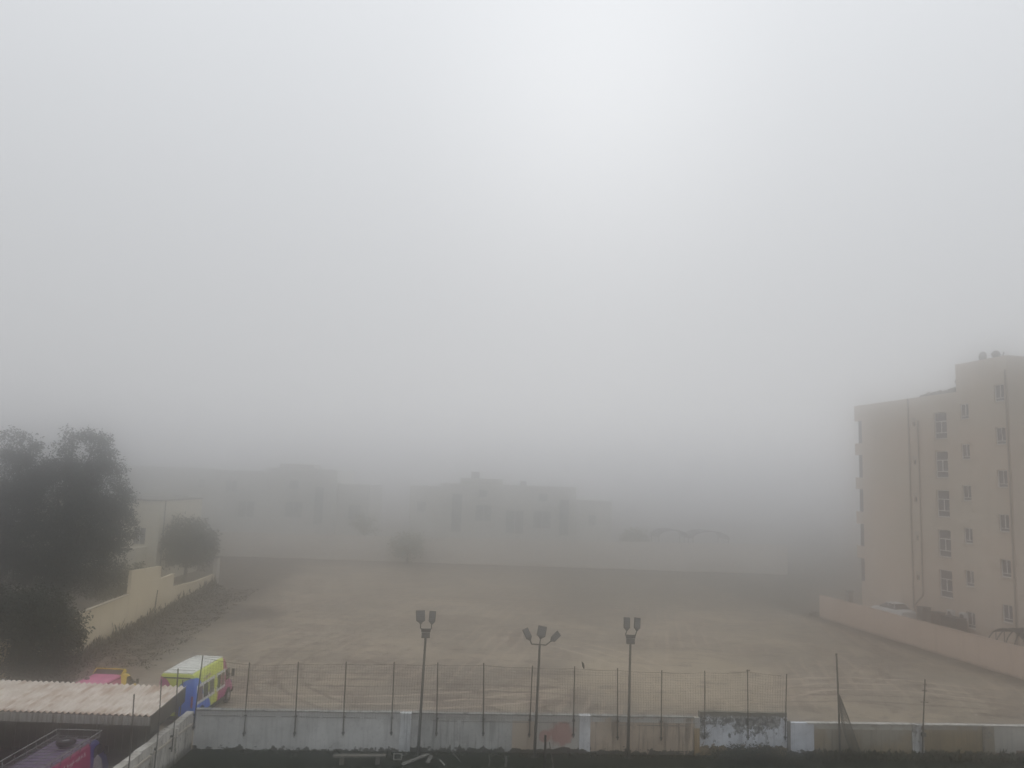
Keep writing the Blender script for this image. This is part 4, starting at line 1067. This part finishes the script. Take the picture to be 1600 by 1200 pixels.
# arched canopies beyond the far wall
for X, w_, lab in ((27.0, 5.0, 'left arched car canopy showing over the far wall'), (33.0, 6.0, 'right arched car canopy showing over the far wall')):
    t = thing('car_canopy', lab, 'canopy', (X, 126, 0), .03, 'arched canopies beyond the far wall')
    b = MB(); n = 14
    A = [(w_*.5*math.cos(math.pi*k/n)*1.0, 4.75+1.25*math.sin(math.pi*k/n)) for k in range(n+1)]
    for k in range(n): b.quad((A[k][0], 0, A[k][1]), (A[k][0], 6, A[k][1]), (A[k+1][0], 6, A[k+1][1]), (A[k+1][0], 0, A[k+1][1]))
    o = b.build('canopy_sheet', M['greyc'], t, True); md = o.modifiers.new('thickness', 'SOLIDIFY'); md.thickness = .06
    b = MB(); b.tube([(a[0], 0, a[1]) for a in A], .08, 6); b.build('arch_rib', M['steel'], t)
    for sx in (-1, 1):
        for y in (.2, 5.8): b = MB(); b.tube([(sx*w_*.48, y, 0), (sx*w_*.48, y, 4.9)], .07, 8); b.build('post', M['steel'], t)

# ------------------------------------------------------------------ trees
def crown(b, blobs, n_clump, n_leaf, size, spread, rd):
    tot = sum(q[3]*q[4]*q[5] for q in blobs)
    for (cx, cy, cz, rx, ry, rz) in blobs:
        k = max(3, int(n_clump*(rx*ry*rz)/tot))
        for _ in range(k):
            while True:
                p = Vector((rd.uniform(-1, 1), rd.uniform(-1, 1), rd.uniform(-1, 1)))
                if .25 < p.length < 1: break
            p = p.normalized()*(p.length**.45)
            c = Vector((cx+p.x*rx, cy+p.y*ry, cz+p.z*rz)); sp = spread*rd.uniform(.6, 1.35)
            nl = int(n_leaf*rd.uniform(.55, 1.3))
            for _ in range(nl):
                o = Vector((rd.gauss(0, sp), rd.gauss(0, sp), rd.gauss(0, sp*.7)))
                if o.length > sp*2.1: continue
                L = size*rd.uniform(.65, 1.4); W = L*.45
                d = (o.normalized()*.8+Vector((rd.uniform(-1, 1), rd.uniform(-1, 1), rd.uniform(-1.1, .4)))).normalized()
                s_ = d.cross(Vector((rd.uniform(-1, 1), rd.uniform(-1, 1), rd.uniform(-1, 1)))).normalized()
                q = c+o; i = len(b.v)
                b.v += [tuple(q), tuple(q+d*L*.5+s_*W*.5), tuple(q+d*L), tuple(q+d*L*.5-s_*W*.5)]
                b.f.append((i, i+1, i+2, i+3))
def tree(name, label, loc, blobs, m, trunk, n_clump, n_leaf, size, spread, seed, cat='tree', limbs=10, group=None):
    rd = random.Random(seed)
    t = thing(name, label, cat, loc, 0, group)
    b = MB(); h, r = trunk
    b.tube([(0, 0, -.1), (.06*h*.2, .02, h*.35), (-.04*h*.2, .05, h*.7), (.02, 0, h)], r, 9, r*.55)
    for k in range(limbs):
        q = blobs[k % len(blobs)]
        e = Vector((q[0]+rd.uniform(-.6, .6)*q[3], q[1]+rd.uniform(-.6, .6)*q[4], q[2]+rd.uniform(-.5, .6)*q[5]))
        s0 = Vector((0, 0, h*rd.uniform(.6, 1.))); mid = s0.lerp(e, .5)+Vector((rd.uniform(-.3, .3), rd.uniform(-.3, .3), rd.uniform(0, .5)))
        b.tube([s0, s0.lerp(mid, .5)+Vector((0, 0, .1)), mid, e], r*.45, 6, r*.07, cap=False)
    b.build('trunk', M['bark'], t, True)
    b = MB(); crown(b, blobs, n_clump, n_leaf, size, spread, rd); b.build('crown', m, t)
    return t
# big tree: two tall masses (position ~ 62 m out, behind the cream wall)
tree('broadleaf_tree', 'biggest tree, broad dark crown rising far above the cream wall at left', (-36.2, 64.0, 0),
     [(1.0, 0, 13.4, 2.3, 2.2, 2.3), (-.4, .3, 11.3, 2.6, 2.5, 2.4), (2.6, -.2, 11.2, 2.3, 2.2, 2.5), (1.2, 0, 8.6, 3.2, 3.0, 2.6), (3.6, -.5, 8.0, 2.2, 2.2, 2.1), (-.8, -.6, 6.6, 3., 2.6, 2.3), (2.0, -1.0, 5.6, 2.5, 2.2, 1.7), (0, 0, 4.6, 2.6, 2.2, 1.6), (3.9, 0, 6.0, 1.5, 1.5, 1.1), (1.7, .2, 15.4, 1.2, 1.0, .9), (0.1, .2, 15.7, 1.0, .8, .9), (4.0, -.6, 4.7, 1.6, 1.3, 1.1), (2.2, -.9, 3.7, 1.9, 1.3, 1.0), (-.6, -.6, 3.6, 2.2, 1.5, 1.2), (4.2, -.2, 10.0, 1.3, 1.3, 1.2)],
     M['leafA'], (9.5, .42), 900, 92, .21, .33, 3, limbs=22)
tree('broadleaf_tree', 'tall dark tree at the left frame edge beside the biggest tree', (-41.2, 63.2, 0),
     [(2.7, .2, 12.3, 1.3, 1.4, 1.6), (1.0, 0, 14.2, 1.5, 1.6, 1.5), (.2, 0, 12.0, 2.2, 2.1, 2.2), (1.7, -.2, 11.0, 1.5, 1.6, 1.8), (0, 0, 9.0, 2.6, 2.5, 2.4), (1.2, -.4, 7.0, 2.2, 2.2, 2.2), (-1, 0, 6.0, 2.6, 2.4, 2.2), (1.4, -.2, 4.6, 1.9, 1.9, 1.6)],
     M['leafA'], (9, .38), 600, 88, .21, .33, 4, limbs=16)
tree('round_tree', 'dense rounded dark tree at lower left before the cream wall', (-27.2, 45.3, 0),
     [(0, 0, 3.3, 2.9, 2.0, 2.4), (1.5, -.1, 2.9, 1.7, 1.5, 1.9), (-1.4, 0, 4.4, 2.4, 1.9, 1.5), (1.0, -.2, 1.5, 2.2, 1.6, 1.4), (2.1, 0, 3.9, 1.1, 1.0, 1.1), (-2.6, -.6, 2.4, 2.0, 1.6, 2.2), (.4, 0, 5.1, 1.6, 1.3, .9), (-1.8, -.3, 5.0, 1.6, 1.3, .9)],
     M['leafB'], (2.2, .3), 640, 90, .17, .28, 5, limbs=14)
tree('round_tree', 'olive round-crowned tree behind the far part of the cream wall', (-37.6, 92.5, 0),
     [(0, 0, 4.4, 3.1, 2.6, 2.6), (-.9, 0, 5.6, 2.2, 2.0, 1.8), (1.2, 0, 5.3, 2.0, 2.0, 1.9), (2.0, -.4, 3.4, 1.6, 1.6, 1.7), (-1.8, 0, 3.6, 1.7, 1.6, 1.8)],
     M['leafC'], (3., .25), 330, 46, .32, .36, 6, limbs=10)
tree('garden_shrub', 'low light green shrub peeping over the cream wall under the big tree', (-34.9, 71.0, 0),
     [(0, 0, 2.6, 2.3, 1.4, 1.2), (1.3, 0, 3.4, 1.5, 1.1, 1.0), (-1.4, 0, 2.2, 1.6, 1.2, 1.0)],
     M['leafD'], (1.8, .1), 170, 46, .2, .25, 7, 'shrub', limbs=8)
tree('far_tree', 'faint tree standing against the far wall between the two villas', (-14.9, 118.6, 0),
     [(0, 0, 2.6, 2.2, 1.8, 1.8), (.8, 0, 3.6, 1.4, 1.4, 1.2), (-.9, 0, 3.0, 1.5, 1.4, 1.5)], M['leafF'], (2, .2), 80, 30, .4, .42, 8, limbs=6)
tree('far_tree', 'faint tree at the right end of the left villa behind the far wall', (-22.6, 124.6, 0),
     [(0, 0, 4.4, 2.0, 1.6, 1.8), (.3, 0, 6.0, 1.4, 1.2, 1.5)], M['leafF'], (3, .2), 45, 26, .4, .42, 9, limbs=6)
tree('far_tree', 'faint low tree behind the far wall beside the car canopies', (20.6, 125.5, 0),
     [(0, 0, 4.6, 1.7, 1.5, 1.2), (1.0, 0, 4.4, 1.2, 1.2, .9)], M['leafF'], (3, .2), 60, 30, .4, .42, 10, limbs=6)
tree('hedge_bush', 'dark low bush against the foot of the mouldy white panel', wl(26.4, -.75, .05),
     [(0, 0, .28, 1.5, .45, .42), (.9, 0, .3, 1.0, .4, .40), (-1.0, 0, .16, 1.0, .4, .3), (1.8, 0, .14, .8, .4, .3)], M['weedg'], (.3, .05), 200, 30, .10, .11, 12, 'bush', limbs=6)

# weeds along the left wall, stuff nobody could count
def weed_patch(name, fn, n, m, hmin, hmax, seed):
    rd = random.Random(seed); b = MB()
    for _ in range(n):
        x, y, sc = fn(rd)
        hh = rd.uniform(hmin, hmax)*sc
        for k in range(rd.randint(7, 13)):
            a = rd.uniform(0, 6.28); L = hh*rd.uniform(.4, 1.); W = .035+.05*rd.random()
            px, py = x+rd.gauss(0, .16), y+rd.gauss(0, .16); z0 = rd.uniform(0, hh*.5)
            d = Vector((math.cos(a)*.5, math.sin(a)*.5, rd.uniform(.4, 1.2))).normalized()*L; s_ = Vector((-math.sin(a), math.cos(a), 0))*W
            p = Vector((px, py, z0)); i = len(b.v)
            b.v += [tuple(p), tuple(p+d*.5+s_), tuple(p+d), tuple(p+d*.5-s_)]; b.f.append((i, i+1, i+2, i+3))
    return tag(b.build(name, m), kind='stuff')
def lstrip(rd):
    s_ = rd.uniform(-8, 36); y = -abs(rd.gauss(.25, .55))
    near = 1.0 if y > -.8 else .45
    return (*ll(s_, y)[:2], near*(1.0+(.9 if rd.random() < .07 else 0)))
tag(weed_patch('weeds', lstrip, 950, M['weed'], .25, .75, 21), 'dry grey weeds growing along the foot of the cream wall')
def wstrip(rd):
    s_ = rd.choice((rd.uniform(0, 29), rd.uniform(29.5, 50), rd.uniform(29.5, 50), rd.uniform(29.5, 50))); y = -abs(rd.gauss(.12, .22))-.03
    return (*wl(s_, y)[:2], .32 if s_ < 29 else 1.)
tag(weed_patch('undergrowth', wstrip, 700, M['weedg'], .16, .5, 22), 'dark weeds sprouting along the pitch side of the boundary wall')
def scrub(rd):
    s_ = rd.uniform(-2, 34); y = -rd.uniform(.6, 5.5)
    return (*ll(s_, y)[:2], .5)
tag(weed_patch('scrub', scrub, 700, M['weed'], .12, .4, 23), 'sparse dark scrub on the soil strip beside the cream wall')

# ------------------------------------------------------------------ junk along the pitch edge
def plank(a, c, w_, h, lab, name='plank', m='wood', group='pale planks dumped on the pitch edge'):
    b = MB(); A = Vector(a); d = Vector(c)-A
    b.bar((0, 0, 0), d, w_, h); o = b.build(name, M[m]); o.location = A
    return tag(o, lab, 'plank' if name == 'plank' else name, group)
plank((-4.35, 36.62, .12), (-3.3, 37.72, .22), .2, .05, 'long pale plank lying slantwise before the left twin floodlight')
plank((-3.16, 37.7, .16), (-3.24, 36.9, .12), .17, .05, 'short upright-looking pale plank right of the long one')
plank((-2.72, 37.25, .14), (-2.45, 36.75, .1), .09, .05, 'small pale plank end, rightmost of the dumped planks')
b = MB()
for a, c in (((0, 0, 0), (.36, 0, 0)), ((0, 0, .3), (.36, 0, .3)), ((0, 0, 0), (0, 0, .3)), ((.36, 0, 0), (.36, 0, .3))): b.bar(a, c, .05, .05)
o = b.build('metal_frame', M['wood']); o.location = (-4.85, 37.25, .09); o.rotation_euler = (R(-55), 0, .1); tag(o, 'small square grey frame lying left of the dumped planks', 'frame')
b = MB(); b.box(-1.6, .75, -.14, .14, .32, .38); sl_ = thing('bench', 'low pale concrete bench at the edge of the pitch, left of the planks', 'bench', (-5.9, 36.75, .05), .12)
b.build('seat', M['slabc'], sl_)
for X in (-1.2, .4): b = MB(); b.box(X-.1, X+.1, -.12, .12, 0, .318); b.build('leg', M['slabc'], sl_)
b = MB(); b.tube([(0, 0, 0), (.01, 0, .8), (0, .01, 1.5)], .06, 8, .05); o = b.build('stake', M['black'], None, True); o.location = (2.08, 36.75, .05); tag(o, 'short black stake standing before the red blotch', 'stake')
b = MB(); b.tube([(0, 0, 0), (-.22, .05, 1.15)], .03, 8, .02); o = b.build('pipe', M['slabc'], None, True); o.location = (2.5, 36.85, .05); tag(o, 'thin pale pipe leaning on the black stake', 'pipe')
for x, y, h, lab in ((-.45, 37.0, .35, 'thin bent pale stick poking up left of the white stub'), (.3, 37.05, .42, 'thick pale stub poking up right of the bent stick')):
    b = MB(); b.tube([(0, 0, 0), (.04, 0, h*.6), (0, 0, h)], .03 if x < 0 else .06, 7); o = b.build('stub', M['wood'], None, True); o.location = (x, y, .05); tag(o, lab, 'stick')
b = MB(); b.tube([(0, 0, 0), (.3, .1, .28), (.62, .2, .62)], .018, 6); o = b.build('cane', M['wood'], None, True); o.location = (-1.75, 37.35, .05); o.rotation_euler = (0, 0, R(150)); tag(o, 'thin pale cane leaning on the wall right of the left floodlight', 'stick')

# ------------------------------------------------------------------ render settings
scene.view_settings.view_transform = 'Standard'; scene.view_settings.look = 'None'
scene.view_settings.exposure = 0.15; scene.view_settings.gamma = 1.0
cy = scene.cycles
cy.max_bounces = 16; cy.diffuse_bounces = 3; cy.glossy_bounces = 2; cy.volume_bounces = 14; cy.transparent_max_bounces = 4
cy.use_denoising = True
